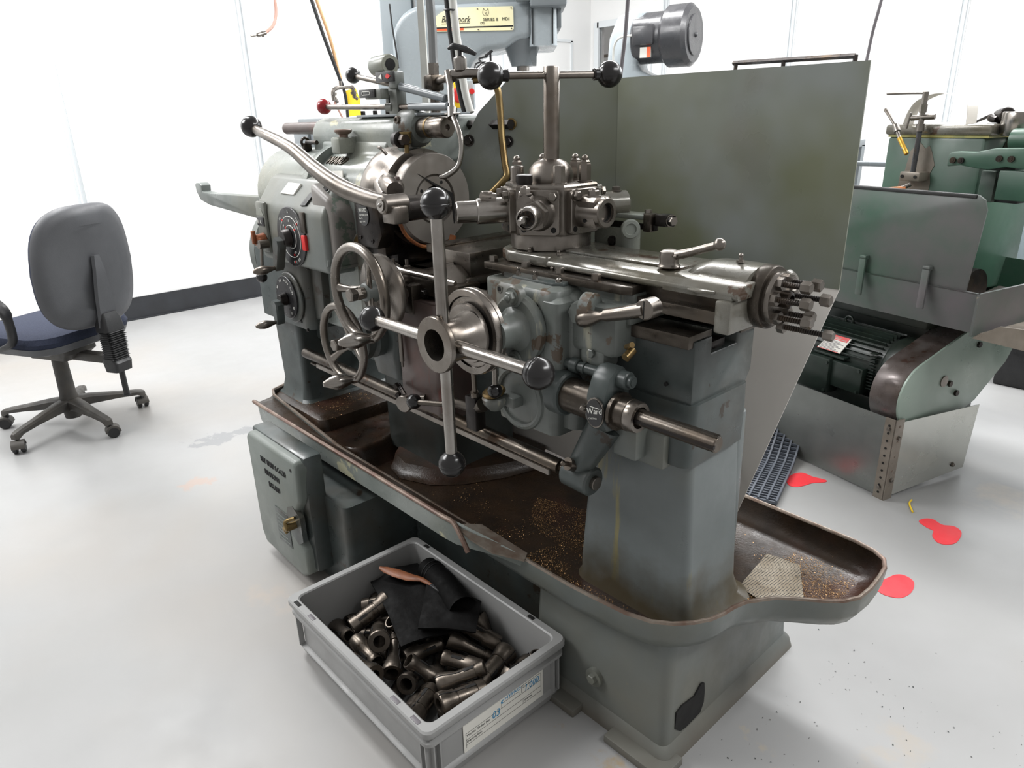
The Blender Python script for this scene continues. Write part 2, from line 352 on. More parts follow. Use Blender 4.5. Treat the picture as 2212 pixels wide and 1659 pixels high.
G().box(HX0 + .02, HX1 - .02, WY + .01, WY + .018, HZ0, HZ1).build('pane', 'glass', wn, smooth=0)
# what stands beyond the hatch: pale wall, dark rail, thin pipes
g = G(); g.box(-6.6, -3.6, 7.6, 7.7, 0, 3.6); struct(g, 'wall_back_room', 'wall')
t = thing('storage_rack', 'dark rail and pale shelf seen through the wall opening near the corner', 'rack', (-5.2, 7.4, 0))
G().box(-6.3, -4.0, 7.35, 7.45, 1.72, 1.78).build('rail', 'black', t); G().box(-6.3, -4.0, 7.3, 7.45, 1.6, 1.64).build('shelf', 'cream', t)
for x in (-6.0, -4.4): G().box(x, x + .05, 7.36, 7.44, 0, 1.95).build('upright', 'seam', t)
G().box(-6.3, -4.0, 7.35, 7.42, 1.93, 1.96).build('rail', 'cabtop', t)
def strip(name, x0, x1, y0, y1):
    g = G(); g.box(x0, x1, y0, y1, .14, 3.6); return struct(g, name, 'seam')
k = 1
for y in (1.19, 2.44, 3.69, 4.94, -.06, -1.31):
    g = G(); g.box(WX - .001, WX + .006, y - .035, y + .035, .14, 3.6); g.box(WX, WX + .02, y - .022, y - .012, .14, 3.6); g.box(WX, WX + .02, y + .012, y + .022, .14, 3.6)
    struct(g, 'trim_%d' % k, 'seam'); k += 1
for x in (-4.52, -3.24, -1.96, -.68, .6):
    g = G(); g.box(x - .035, x + .035, WY - .006, WY + .001, .14, 3.6); g.box(x - .022, x - .012, WY - .02, WY, .14, 3.6); g.box(x + .012, x + .022, WY - .02, WY, .14, 3.6)
    struct(g, 'trim_%d' % k, 'seam'); k += 1
g = G(); g.box(WX - .005, WX + .012, -3, WY, 0, .155); g.box(WX - .005, WX + .03, -3, WY, 0, .008); struct(g, 'baseboard_left', 'skirt')
g = G(); g.box(WX, 3.2, WY - .012, WY + .005, 0, .155); struct(g, 'baseboard_back', 'skirt')
# door panel outlined on the left wall, seen past the mill head
g = G()
y0, y1, z1 = 5.05, 5.9, 1.985
g.box(WX, WX + .012, y0, y0 + .03, 0, z1); g.box(WX, WX + .012, y1 - .012, y1 + .012, .0, z1); g.box(WX, WX + .012, y0, y1 + .012, z1 - .012, z1 + .012)
struct(g, 'trim_%d' % k, 'seam')
# ================================================================ the capstan lathe
YS, ZS = 1.11, 1.097
LA = thing('capstan_lathe', 'large grey-green capstan lathe with oily swarf tray and turret in the middle of the room', 'lathe', (-1.3, 1.2, 0))
def part(g, n, m, p=None, **k): return g.build(n, m, p or LA, **k)
# ---- base casting
g = G()
g.stack([(-1.03, -.612, .955, 1.51, .0, .02), (-1.03, -.618, .96, 1.505, .025, .02), (-1.02, -.63, .972, 1.495, .04, .02), (-1.02, -.64, .985, 1.48, .285, .03)])
base = part(g, 'pedestal', 'paint_foot')
g = G()
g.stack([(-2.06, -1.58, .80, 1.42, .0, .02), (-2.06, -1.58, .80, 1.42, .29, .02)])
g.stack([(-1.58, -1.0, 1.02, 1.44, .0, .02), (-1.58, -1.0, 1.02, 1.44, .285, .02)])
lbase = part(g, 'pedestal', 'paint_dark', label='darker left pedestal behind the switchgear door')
# opening in the end of the right pedestal
def endpoly(pts, x, t, m, nm, p=base): part(G().prism(pts, 'X', x, x + t), nm, m, p, smooth=0)
endpoly([(1.008, .07), (1.03, .048), (1.05, .044), (1.105, .047), (1.116, .07), (1.116, .10), (1.112, .125), (1.10, .13), (1.075, .112), (1.03, .118), (1.01, .112)], -.6335, .004, 'hole', 'cable_opening')
endpoly([(1.44, .18), (1.47, .18), (1.47, .2), (1.44, .2)], -.6335, .006, 'hole', 'bolt_hole')
part(G().cyl((-.822, .985, .105), (-.822, .966, .105), .022).bolt((-.822, .966, .105), (0, -1, 0), .012, .010, False), 'base_plug', 'paint', base)
for x0, x1 in ((-.755, -.6), (-.98, -.845)):
    part(G().box(x0, x1, .925, 1.0, 0, .02, .003), 'foot_lug', 'paint_foot', base)
# ---- switchgear box and door on the left pedestal
g = G(); g.box(-2.025, -1.69, .75, .81, .05, .425, .012); box = part(g, 'switch_box', 'paint_dark')
g = G(); g.prism([(-1.995, .03), (-1.745, .022), (-1.705, .05), (-1.705, .13), (-1.735, .155), (-1.735, .245), (-1.70, .29), (-1.69, .40), (-1.70, .418), (-2.0, .418), (-2.018, .40), (-2.018, .07)], 'Y', .727, .80, .012, 3)
door = part(g, 'door', 'door', box)
# lever recess at the right edge of the door
g = G(); g.prism([(-1.80, .20), (-1.785, .245), (-1.75, .262), (-1.708, .24), (-1.708, .16), (-1.74, .138), (-1.775, .155)], 'Y', .7255, .74); part(g, 'latch_recess', 'paint_dark', box)
g = G(); g.tube([(-1.735, .722, .232), (-1.75, .70, .222), (-1.745, .70, .20), (-1.765, .70, .195), (-1.772, .708, .175)], .006, 10); g.cyl((-1.745, .73, .205), (-1.745, .70, .205), .012); part(g, 'latch', 'brass', box)
part(G().cyl((-1.725, .7295, .385), (-1.725, .7262, .385), .0055), 'screw_hole', 'hole', box)
g = G(); g.box(-1.875, -1.79, .7245, .728, .10, .215, .002); part(g, 'name_plate', 'paint_dark', box, label='small painted rating plate')
for i in range(7): part(G().box(-1.867, -1.798 - (i % 3) * .01, .7236, .7248, .112 + i * .0135, .1155 + i * .0135), 'plate_line', 'door', box, smooth=0)
for i, s in enumerate(('H.W. WARD & Co LTD', 'BIRMINGHAM', 'ENGLAND')):
    text(s, (.026, .025, .025)[i], (-1.925 + i * .016, .7265, .347 - i * .037), (1, 0, 0), (0, 0, 1), 'ink', box, .0012, sx=.62)
# ---- swarf tray
front = [(-2.26, .93), (-1.8, .925), (-1.3, .922), (-1.0, .921), (-.86, .922), (-.794, .927), (-.715, .935), (-.665, .95), (-.63, .975), (-.603, 1.007), (-.585, 1.04), (-.577, 1.07), (-.573, 1.105), (-.565, 1.135), (-.53, 1.19), (-.50, 1.215), (-.455, 1.25), (-.43, 1.275), (-.412, 1.31), (-.408, 1.36), (-.411, 1.412), (-.416, 1.454), (-.43, 1.485), (-.46, 1.504), (-.508, 1.514), (-.783, 1.524), (-1.3, 1.53), (-2.2, 1.53), (-2.28, 1.51), (-2.33, 1.45), (-2.35, 1.3), (-2.34, 1.02), (-2.31, .95)]
def inset(poly, d):
    out = []; n = len(poly)
    for i in range(n):
        a = Vector(poly[i - 1]); b = Vector(poly[i]); c = Vector(poly[(i + 1) % n])
        t = ((b - a).normalized() + (c - b).normalized()).normalized(); nn = Vector((-t.y, t.x)); out.append(b + nn * d)
    return out
def zr(x): return .36 + (.05 * min(1, max(0, (-1.9 - x) / .25)))
def ringz(d, dz, flat=None): return [Vector((p.x, p.y, (zr(p.x) + dz) if flat is None else flat)) for p in inset(front, d)]
g = G(); g.loft([ringz(.055, 0, .268), ringz(.022, -.075), ringz(.004, -.045), ringz(0, -.004)], cap0=True, cap1=False)
tray = part(g, 'swarf_tray', 'paint', smooth=50)
g = G(); g.loft([ringz(0, -.004), ringz(.002, .001), ringz(.007, .001), ringz(.010, -.004)], cap0=False, cap1=False); part(g, 'rim_edge', 'rim', tray, label='bare metal rim of the tray', smooth=60)
g = G(); g.loft([ringz(.010, -.004), ringz(.012, -.03), ringz(.024, 0, .312), ringz(.05, 0, .300)], cap0=False, cap1=True); part(g, 'tray_floor', 'tray', tray, label='oily brown tray floor strewn with swarf', smooth=60)
# raised shelves at the headstock end, stepping down towards the middle
g = G(); g.stack([(-2.32, -1.95, .945, 1.5, .30, .03), (-2.32, -1.95, .945, 1.5, .37, .03), (-2.315, -1.96, .95, 1.5, .390, .03), (-2.30, -1.985, .965, 1.49, .397, .02)], 6); part(g, 'shelf', 'tray', tray)
def quadring(z, e):  # skewed pocket block with a rounded front right corner
    return [Vector(p) for p in ((-1.98, .935, z), (-1.79 + e, .94, z), (-1.765 + e, .95, z), (-1.75 + e, .975, z), (-1.755 + e, 1.05, z), (-1.80 + e, 1.14, z), (-1.81 + e, 1.2, z), (-1.81 + e, 1.5, z), (-1.98, 1.5, z))]
g = G(); g.loft([quadring(.30, .03), quadring(.32, .012), quadring(.345, .003), quadring(.357, -.004), quadring(.361, -.014), quadring(.355, -.030)]); part(g, 'shelf', 'tray', tray, smooth=60)
# dark casting that rises from the tray behind the shafts, with a swept foot
g = G(); foot = [(-1.80, 1.17), (-1.70, 1.05), (-1.62, 1.03), (-1.52, 1.07), (-1.455, 1.14), (-1.40, 1.25), (-1.37, 1.36)]
rr = []
for e, z in ((-.03, .302), (-.018, .306), (-.006, .318), (.004, .334), (.03, .338)): rr.append([Vector((x - e * .5, y + e, z)) for x, y in foot] + [Vector((-1.40, 1.40, z)), Vector((-1.80, 1.40, z))])
g.loft(rr); part(g, 'tray_step', 'tray', tray)
g = G(); g.stack([(-1.80, -1.475, 1.085, 1.36, .33, .04), (-1.80, -1.475, 1.085, 1.36, .70, .04)], 6); part(g, 'bed_leg', 'paint_deep')  # leg colour carries the shadow under the bed
# perforated strainer in the tail end
sm = mat('perforated_strainer', (120, 112, 98), (96, 84, 66), rough=.35, metal=.5, scale=20)
N = sm.node_tree.nodes; L = sm.node_tree.links; b = N['Principled BSDF']; src = b.inputs['Base Color'].links[0].from_socket
tc = N.new('ShaderNodeTexCoord'); mp = N.new('ShaderNodeMapping'); mp.inputs['Scale'].default_value = (170, 170, 1); L.new(tc.outputs['Object'], mp.inputs[0])
vo = N.new('ShaderNodeTexVoronoi'); vo.inputs['Randomness'].default_value = 0; vo.voronoi_dimensions = '2D'; vo.inputs['Scale'].default_value = 1; L.new(mp.outputs[0], vo.inputs['Vector'])
mr = N.new('ShaderNodeMapRange'); mr.inputs[1].default_value = .25; mr.inputs[2].default_value = .32; L.new(vo.outputs['Distance'], mr.inputs[0])
mx = N.new('ShaderNodeMix'); mx.data_type = 'RGBA'; mx.inputs[6].default_value = (.012, .01, .008, 1); L.new(src, mx.inputs[7]); L.new(mr.outputs[0], mx.inputs[0]); L.new(mx.outputs[2], b.inputs['Base Color'])
M['strainer'] = sm
g = G(); g.prism([(-.64, 1.24), (-.55, 1.225), (-.52, 1.30), (-.585, 1.41), (-.66, 1.40)], 'Z', .3005, .304); part(g, 'strainer', 'strainer', tray, smooth=0)
# rolled front flange that lifts over the tray rim
xs = [(-2.29, 0), (-2.285, .4), (-2.27, .85), (-2.24, 1), (-1.8, 1), (-1.45, 1), (-1.22, 1), (-1.18, .95), (-1.13, .66), (-1.10, .45), (-1.06, .25), (-1.02, .12), (-.99, .04)]
def fl(x, f): return Vector((x, .924 - .056 * f, .356 + .040 * f))
g = G(); A = []; B = []; C = []; D = []
for x, f in xs:
    p = fl(x, f); A.append(Vector((x, p.y + .004, min(p.z - .002, .332)))); B.append(p); C.append(p + Vector((0, .006, .002))); D.append(Vector((x, .936, .33)))
g.loft([A, B, C, D], closed=True, loop=False); g.face([g.v(p) for p in (A[0], B[0], C[0], D[0])])
fl_ = part(g, 'tray_flange', 'paint_pale', smooth=40)
g = G(); g.tube([(-2.285, .925, .35)] + [fl(x, f) for x, f in xs[1:8]] + [Vector((-1.145, .864, .376)), Vector((-1.128, .862, .360)), Vector((-1.118, .862, .345))], .0065, 10, 2); part(g, 'rolled_edge', 'lip', fl_)
g = G(); P_ = [Vector(p) for p in ((-1.18, .868, .392), (-1.12, .872, .375), (-1.06, .885, .362), (-.985, .916, .3615), (-1.0, .94, .362), (-1.16, .94, .368))]
g.loft([[p - Vector((0, 0, .004)) for p in P_], P_]); part(g, 'deflector', 'rim', fl_, label='flat brown-edged lip at the flange end')
g = G(); a = [fl(x, f) + Vector((0, .004, .002)) for x, f in xs[:8]]; g.loft([a, [Vector((p.x, .945, .345 if p.x > -1.85 else .40)) for p in a]], loop=False); part(g, 'inner_apron', 'tray', fl_)
# ---- right column
g = G(); g.stack([(-.945, -.60, 1.018, 1.27, .296, .05), (-.93, -.625, 1.026, 1.235, .315, .035), (-.925, -.638, 1.03, 1.222, .35, .02), (-.895, -.655, 1.035, 1.21, .70, .016), (-.885, -.658, 1.036, 1.208, .735, .016)], 6)
g.stack([(-.86, -.655, 1.20, 1.25, .30, .02), (-.86, -.66, 1.2, 1.25, .72, .02), (-.86, -.68, 1.2, 1.235, .74, .02)], 5)
colm = part(g, 'column', 'paint_col')
g = G()
# bed: shears, web and end face
g.prism([(1.015, .895), (1.015, .80), (1.03, .76), (1.03, .70), (1.185, .70), (1.185, .78), (1.215, .82), (1.215, .895), (1.215, .918), (1.155, .918), (1.155, .885), (1.07, .885), (1.07, .918), (1.015, .918)][::-1], 'X', -2.1, -.648, .004)
g.stack([(-.93, -.64, 1.0, 1.2, .68, .02), (-.93, -.638, 1.0, 1.2, .75, .02), (-.93, -.64, 1.01, 1.2, .80, .02)], 5)
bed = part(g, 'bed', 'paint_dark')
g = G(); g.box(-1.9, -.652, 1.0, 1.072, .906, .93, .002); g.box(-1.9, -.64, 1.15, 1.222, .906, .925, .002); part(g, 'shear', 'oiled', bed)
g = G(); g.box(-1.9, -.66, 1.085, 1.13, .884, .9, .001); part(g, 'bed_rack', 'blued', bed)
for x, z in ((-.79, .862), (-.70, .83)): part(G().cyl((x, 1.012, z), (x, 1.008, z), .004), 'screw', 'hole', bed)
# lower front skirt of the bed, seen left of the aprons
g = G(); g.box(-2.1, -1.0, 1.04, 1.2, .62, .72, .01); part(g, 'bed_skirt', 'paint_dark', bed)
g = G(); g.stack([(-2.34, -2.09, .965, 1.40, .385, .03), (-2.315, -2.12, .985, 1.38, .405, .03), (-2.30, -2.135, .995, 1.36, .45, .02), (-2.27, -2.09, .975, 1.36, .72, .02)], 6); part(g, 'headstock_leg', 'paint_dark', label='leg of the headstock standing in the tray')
# ---- feed shafts
g = G(); g.cyl((-2.0, .95, .614), (-.905, .95, .611), .016, n=20); g.cyl((-.91, .95, .611), (-.86, .95, .61), .009)
g.box(-1.95, -.93, .936, .964, .592, .597); sh = part(g, 'feed_shaft', 'oiled')
g = G(); g.box(-1.9, -.92, .929, .934, .594, .606); part(g, 'shaft_guard', 'steel', sh)
g = G(); g.cyl((-.83, .935, .789), (-.542, .935, .787), .0145, n=28, bev=.002); kshaft = part(g, 'keyed_shaft', 'steel')
g = G(); g.box(-.75, -.541, .929, .938, .8005, .8042); part(g, 'keyway', 'oiled', kshaft)
g = G(); g.box(-.75, -.5405, .918, .9235, .784, .79); part(g, 'keyway', 'blued', kshaft)
# ---- shaft bracket with badge
g = G()
g.prism([(.905, .815), (.90, .77), (.915, .745), (.955, .74), (.975, .76), (.98, .83), (.965, .862), (.94, .866), (.92, .85)], 'X', -.80, -.755, .008, 2)
brk = part(g, 'shaft_bracket', 'paint_dark')
part(G().cyl((-.755, .935, .787), (-.715, .935, .787), .030, n=32, bev=.003).cyl((-.748, .935, .787), (-.741, .935, .787), .036, n=32), 'bush', 'oiled', brk)
part(G().lathe([(.022, 0), (.027, 0), (.029, .004), (.029, .020), (.027, .024), (.020, .024), (.019, 0)], (-.722, .935, .787), (1, 0, 0), 32, False), 'collar', 'steel', brk)
part(G().cyl((-.757, .95, .842), (-.735, .95, .842), .017, bev=.002).cyl((-.74, .95, .842), (-.728, .95, .842), .0115).cyl((-.733, .95, .842), (-.7265, .95, .842), .007), 'pin_head', 'paint_dark', brk)
part(G().cyl((-.905, .95, .842), (-.79, .95, .842), .010).cyl((-.875, .95, .842), (-.855, .95, .842), .0145, bev=.002).cyl((-.845, .95, .842), (-.838, .95, .842), .012), 'tie_rod', 'paint_dark', brk)
part(G().cyl((-.90, .935, .787), (-.865, .935, .787), .044, n=32, bev=.004), 'flange', 'paint_dark', brk)
part(G().cyl((-.87, .935, .787), (-.79, .935, .787), .034, n=32), 'sleeve', 'oiled', brk)
g = G(); e = [(.0 + .021 * math.cos(a * math.pi / 12), .029 * math.sin(a * math.pi / 12)) for a in range(24)]
g.prism([(-.771 + x, .787 + z) for x, z in e], 'Y', .8975, .901); part(g, 'badge_rim', 'steel', brk)
g = G(); g.prism([(-.771 + x * .9, .787 + z * .9) for x, z in e], 'Y', .896, .898); part(g, 'badge', 'dial', brk)
text('Ward', .0155, (-.788, .8955, .782), (1, 0, .22), (-.2, 0, 1), 'inkwhite', brk, .0004, shear=.2)
part(G().box(-.781, -.759, .8952, .896, .7975, .7986), 'lettering', 'inkwhite', brk, smooth=0)
text('CAPSTAN', .0045, (-.783, .8955, .772), (1, 0, .25), (-.2, 0, 1), 'inkwhite', brk, .0002)
part(G().sphere((-.797, .893, .790), .0055).cyl((-.797, .90, .790), (-.797, .893, .790), .0075, .006), 'grease_nipple', 'steel', brk)
# arm down to the lower shaft, foot on the column
g = G()
def rbar(g, a, b, wa, wb, ta, tb, n=10):
    a = Vector(a); b = Vector(b); d = (b - a).normalized(); sidev = d.cross(Vector((0, 1, 0))).normalized()
    rings = []
    for i in range(n + 1):
        t = i / n; p = a.lerp(b, t); ww = wa + (wb - wa) * t; tt = ta + (tb - ta) * t
        rings.append([p + sidev * ww * math.cos(q) + Vector((0, tt * math.sin(q), 0)) for q in [2 * math.pi * k / 16 for k in range(16)]])
    g.loft(rings)
rbar(g, (-.79, .955, .745), (-.85, .95, .635), .036, .026, .028, .024)
g.cyl((-.885, .95, .612), (-.815, .95, .609), .030, n=28, bev=.004); arm = part(g, 'shaft_hanger', 'paint_dark')
part(G().cyl((-.816, .95, .609), (-.806, .95, .609), .014, bev=.001), 'pin_head', 'steel', arm)
part(G().cyl((-.852, .935, .64), (-.855, .917, .648), .013).cyl((-.855, .92, .647), (-.857, .908, .652), .005).sphere((-.857, .907, .652), .006), 'grease_nipple', 'steel', arm)
g = G(); g.box(-.775, -.72, .955, 1.03, .685, .745, .005); g.box(-.80, -.68, .985, 1.03, .67, .74, .006); part(g, 'foot', 'paint', arm)
# ---- headstock
g = G()
def arc(cx, cz, r, a0, a1, n): return [(cx + r * math.cos(R(a0 + (a1 - a0) * i / n)), cz + r * math.sin(R(a0 + (a1 - a0) * i / n))) for i in range(n + 1)]
prof = [(.99, .715), (.99, .98)] + arc(1.11, 1.085, .125, 190, 112, 8) + [(1.07, 1.235), (1.10, 1.26), (1.18, 1.26), (1.40, 1.22), (1.42, 1.1), (1.42, .715)]
g.prism(prof[::-1], 'X', -1.97, -1.63, .012, 3)
prof = [(.985, .72), (.985, .98)] + arc(1.11, 1.08, .135, 190, 60, 12) + [(1.40, 1.14), (1.42, 1.1), (1.42, .72)]
g.prism(prof[::-1], 'X', -2.26, -1.9, .025, 4)
hs = part(g, 'headstock', 'paint_pale', smooth=40)
# shaft tunnel ridge across the top
g = G(); g.prism([(1.075, 1.18), (1.072, 1.26), (1.085, 1.288), (1.11, 1.297), (1.34, 1.297), (1.38, 1.28), (1.4, 1.18)], 'X', -2.03, -1.56, .012, 4); ridge = part(g, 'top_cover', 'paint_pale', hs)
g = G(); g.lathe([(.150, 0), (.150, .03), (.138, .05), (.138, .052)], (-1.90, YS, 1.08), (-1, 0, 0), 48); part(g, 'end_ring', 'paint_pale', hs)
g = G(); g.cyl((-2.31, 1.115, .885), (-2.25, 1.115, .885), .172, n=48, bev=.012); part(g, 'belt_cover', 'paint', hs)
# steel nose, ring and cover disc
g = G(); g.lathe([(.128, 0), (.132, .01), (.132, .05), (.122, .065), (.122, .10)], (-1.645, YS, ZS), (1, 0, 0), 56); nose = part(g, 'spindle_nose', 'steel')
g = G(); g.lathe([(.102, 0), (.104, .004), (.104, .026), (.102, .03)], (-1.557, YS, ZS), (1, 0, 0), 56); part(g, 'brake_band', 'blued', nose)
g = G(); g.lathe([(.110, 0), (.1125, .004), (.1125, .032), (.110, .036), (.062, .036), (.060, .026), (.0001, .026)], (-1.528, YS, ZS), (1, 0, 0), 64); part(g, 'cover_disc', 'satin', nose, label='large worn steel cover disc')
g = G(); pp = [(1.165, 1.112), (1.075, 1.165), (1.07, 1.160), (1.16, 1.104)]; g.prism([(1.06, 1.163), (1.165, 1.108), (1.175, 1.05), (1.165, 1.03), (1.16, 1.09), (1.145, 1.108)], 'X', -1.492, -1.4905); part(g, 'cut_edge', 'hole', nose)
part(G().lathe([(.058, 0), (.056, .008), (.034, .008), (.032, -.01), (.0001, -.01)], (-1.502, YS, ZS), (1, 0, 0), 40), 'spindle_face', 'satin', nose)
part(G().cyl((-1.5, YS, ZS), (-1.4955, YS, ZS), .028), 'spindle_bore', 'hole', nose)
for a in (60, 150, 240, 330): part(G().cyl((-1.497, YS + .046 * math.cos(R(a)), ZS + .046 * math.sin(R(a))), (-1.4935, YS + .046 * math.cos(R(a)), ZS + .046 * math.sin(R(a))), .0045, n=12), 'screw', 'hole', nose)
g = G(); g.box(-1.545, -1.497, .995, 1.01, 1.14, 1.158, .003); g.box(-1.502, -1.49, .998, 1.006, 1.152, 1.16, .001); part(g, 'clamp_lug', 'redrust', nose)
part(G().tube([(-1.497, .995, 1.075), (-1.49, 1.0, 1.04), (-1.49, 1.02, 1.01), (-1.49, 1.06, .985), (-1.49, 1.11, .982)], .005, 8), 'swarf_edge', 'rust', nose, label='orange rust along the lower edge of the disc')
# dark gear guard below the spindle
g = G(); g.box(-1.70, -1.55, 1.02, 1.2, .93, 1.03, .02); g.box(-1.66, -1.55, .985, 1.05, .96, 1.02, .012); part(g, 'nose_bracket', 'blued')
g = G(); g.tube([(-1.50, 1.16, 1.0), (-1.50, 1.15, .97), (-1.52, 1.14, .93), (-1.53, 1.14, .90)], [.014, .013, .012, .018], 10); part(g, 'chip_chute', 'rust')
# top shaft, its housing, nut and oiler
g = G(); g.lathe([(.034, 0), (.046, .012), (.046, .06), (.036, .075)], (-1.60, YS, 1.268), (1, 0, 0), 36); tsh = part(g, 'shaft_housing', 'paint_worn')
part(G().lathe([(.024, 0), (.024, .05), (.0245, .052), (.0245, .10), (.022, .104), (.007, .104), (.007, .095), (.0001, .095)], (-1.53, YS, 1.268), (1, 0, 0), 32), 'shaft_end', 'steel', tsh)
part(G().cyl((-1.495, YS, 1.268), (-1.488, YS, 1.268), .0249, n=32), 'copper_band', 'brass', tsh)
part(G().bolt((-1.57, 1.068, 1.287), (.3, -1, .1), .008, .008, soc=True), 'cap_screw', 'steel', tsh)
g = G(); g.cyl((-2.30, 1.13, 1.27), (-1.98, 1.13, 1.27), .018, n=28, bev=.004); part(g, 'shaft_end', 'redrust', tsh, label='pinkish bare left end of the top shaft')
g = G(); g.lathe([(.013, 0), (.013, .32)], (-1.72, 1.29, 1.27), (1, 0, 0), 6, ph=.0); part(g, 'hexagon_bar', 'blued', label='long dark hexagonal bar')
g = G(); g.cyl((-1.56, 1.055, 1.242), (-1.535, 1.05, 1.242), .02, n=24, bev=.002); g.lathe([(.014, 0), (.014, .02), (.012, .023)], (-1.537, 1.052, 1.242), (1, -.15, 0), 6); part(g, 'pivot_nut', 'blued')
g = G(); g.lathe([(.019, 0), (.024, .002), (.024, .006), (.018, .012), (.012, .014), (.012, .022)], (-1.80, 1.045, 1.268), (0, 0, -1), 28); part(g, 'filler_cap', 'lip')
g = G(); g.box(-1.83, -1.785, 1.02, 1.09, 1.205, 1.248, .006); part(g, 'filler_boss', 'paint_pale', hs)
g = G(); g.cyl((-1.53, 1.06, 1.21), (-1.53, 1.06, 1.236), .006); g.cyl((-1.53, 1.06, 1.232), (-1.53, 1.06, 1.258), .0135, bev=.002); g.cyl((-1.53, 1.06, 1.256), (-1.53, 1.06, 1.260), .0155); part(g, 'oiler', 'brass')
g = G(); g.tube([(-1.56, 1.02, 1.208), (-1.565, 1.01, 1.222), (-1.575, 1.008, 1.226)], .004, 8); g.bolt((-1.545, 1.075, 1.222), (0, 0, 1), .008, .012); part(g, 'oil_cup', 'steel')
# cast lettering and stickers on the casting
text('WARD', .042, (-1.885, 1.026, 1.177), (1, 0, 0), (0, .77, .60), 'oiled', hs, .004, shear=.25, sx=.8)
decal([(-1.83, .993, 1.125), (-1.735, .991, 1.13), (-1.75, 1.003, 1.165), (-1.81, 1.003, 1.162)], 'white', 'sticker', hs, label='white paper sticker')
# ---- gear change box on the front
g = G()
g.prism([(.91, .905), (.91, 1.062), (.965, 1.135), (.985, 1.148), (1.1, 1.15), (1.1, .90), (.93, .90)][::-1], 'X', -2.12, -1.715, .016, 4)
gb = part(g, 'gear_box', 'paint', smooth=40)
g = G(); g.prism([(-1.80, .915), (-1.80, 1.14), (-1.71, 1.10), (-1.69, 1.06), (-1.69, .93), (-1.70, .915)], 'Y', .925, 1.05, .014, 3); part(g, 'corner_casting', 'rubbed', gb, smooth=40, label='corner with the paint rubbed down to brown-grey')
decal([(-1.692, .945, .95), (-1.692, 1.03, .955), (-1.70, 1.035, 1.06), (-1.70, .96, 1.085), (-1.692, .945, 1.05)], 'oiled', 'wear_patch', gb, t=.003, label='bare patch rubbed through the paint') if False else None
decal([(-1.995, .938, 1.098), (-1.915, .938, 1.098), (-1.90, .957, 1.127), (-1.975, .957, 1.127)], 'white', 'sticker', gb, t=.004, label='small white label on the sloping top')
for p, d in (((-1.755, .955, 1.118), (.15, -.75, .6)), ((-1.735, .92, .935), (0, -1, .1))):
    part(G().lathe([(.019, -.02), (.019, .004), (.016, .008), (.013, .008), (.012, -.004), (.0001, -.004)], p, d, 24), 'bolt_boss', 'paint', gb)
for p, d in (((-1.755, .953, 1.119), (.15, -.75, .6)), ((-1.735, .918, .935), (0, -1, .1))): part(G().cyl(Vector(p), Vector(p) + Vector(d) * .0065, .008, n=6), 'cap_screw', 'hole', gb)
# levelled label with symbols, pilot window and red switch
decal([(-1.845, .918, 1.075), (-1.818, .920, 1.077), (-1.80, .944, 1.11), (-1.827, .944, 1.108)], 'dial', 'symbol_plate', gb, t=.004)
part(G().box(-1.838, -1.812, .904, .911, 1.005, 1.062, .002), 'switch_plate', 'oiled', gb)
part(G().box(-1.836, -1.815, .901, .911, .958, 1.0, .003), 'rocker_switch', 'inkred', gb, label='red rocker switch')
# dials
def dial(c, r, name, m='dial', ring=True):
    part(G().cyl((c[0], c[1], c[2]), (c[0], c[1] - .006, c[2]), r, n=48, bev=.0015), name, m, gb)
D1 = (-1.903, .911, .988); dial(D1, .083, 'speed_dial')
part(G().ring((D1[0], D1[1] - .0062, D1[2]), (0, 1, 0), .057, .0011, 64, 6), 'dial_line', 'inkwhite', gb)
part(G().ring((D1[0], D1[1] - .0062, D1[2]), (0, 1, 0), .032, .0011, 48, 6), 'dial_line', 'inkwhite', gb)
def dtext(s, c, r, a, size, m='inkwhite', rot=0):
    x = c[0] + r * math.sin(R(a)); z = c[2] + r * math.cos(R(a)); ra = R(-a + rot)
    text(s, size, (x - .3 * size * len(s) * math.cos(ra), c[1] - .0068, z - .3 * size * len(s) * math.sin(ra)), (math.cos(ra), 0, math.sin(ra)), (-math.sin(ra), 0, math.cos(ra)), m, gb, .0002)
for s, a, mm in (('A', 0, 'inkwhite'), ('50', -48, 'inkwhite'), ('1230', 48, 'inkwhite'), ('835', 150, 'inkwhite'), ('2280', 172, 'inkwhite')): dtext(s, D1, .066, a, .011, mm)
for s, a in (('B', 0), ('40', -50), ('1720', 48), ('835', 158)): dtext(s, D1, .042, a, .009)
for a, r in ((-42, .058), (50, .06), (-44, .034), (52, .036), (168, .05), (172, .07)):
    part(G().cyl((D1[0] + r * math.sin(R(a)), D1[1] - .0055, D1[2] + r * math.cos(R(a))), (D1[0] + r * math.sin(R(a)), D1[1] - .0075, D1[2] + r * math.cos(R(a))), .0032, n=8), 'dial_mark', 'inkred', gb, smooth=0)
g = G(); g.stack([(-2.27, -1.93, .94, 1.1, .70, .03), (-2.27, -1.93, .94, 1.1, .92, .03)], 6); g.prism([(-1.955, .72), (-1.88, .74), (-1.87, .92), (-1.955, .92)], 'Y', .965, 1.1, .01); lgb = part(g, 'lower_gear_case', 'paint_dark')
D2 = (-2.035, .94, .79)
part(G().cyl((D2[0] + .012, .942, D2[2]), (D2[0] + .012, .932, D2[2]), .078, n=48, bev=.003), 'dial_backing', 'paint_dark', lgb)
part(G().cyl(D2, (D2[0], .926, D2[2]), .066, n=48, bev=.0015), 'feed_dial', 'dial', lgb)
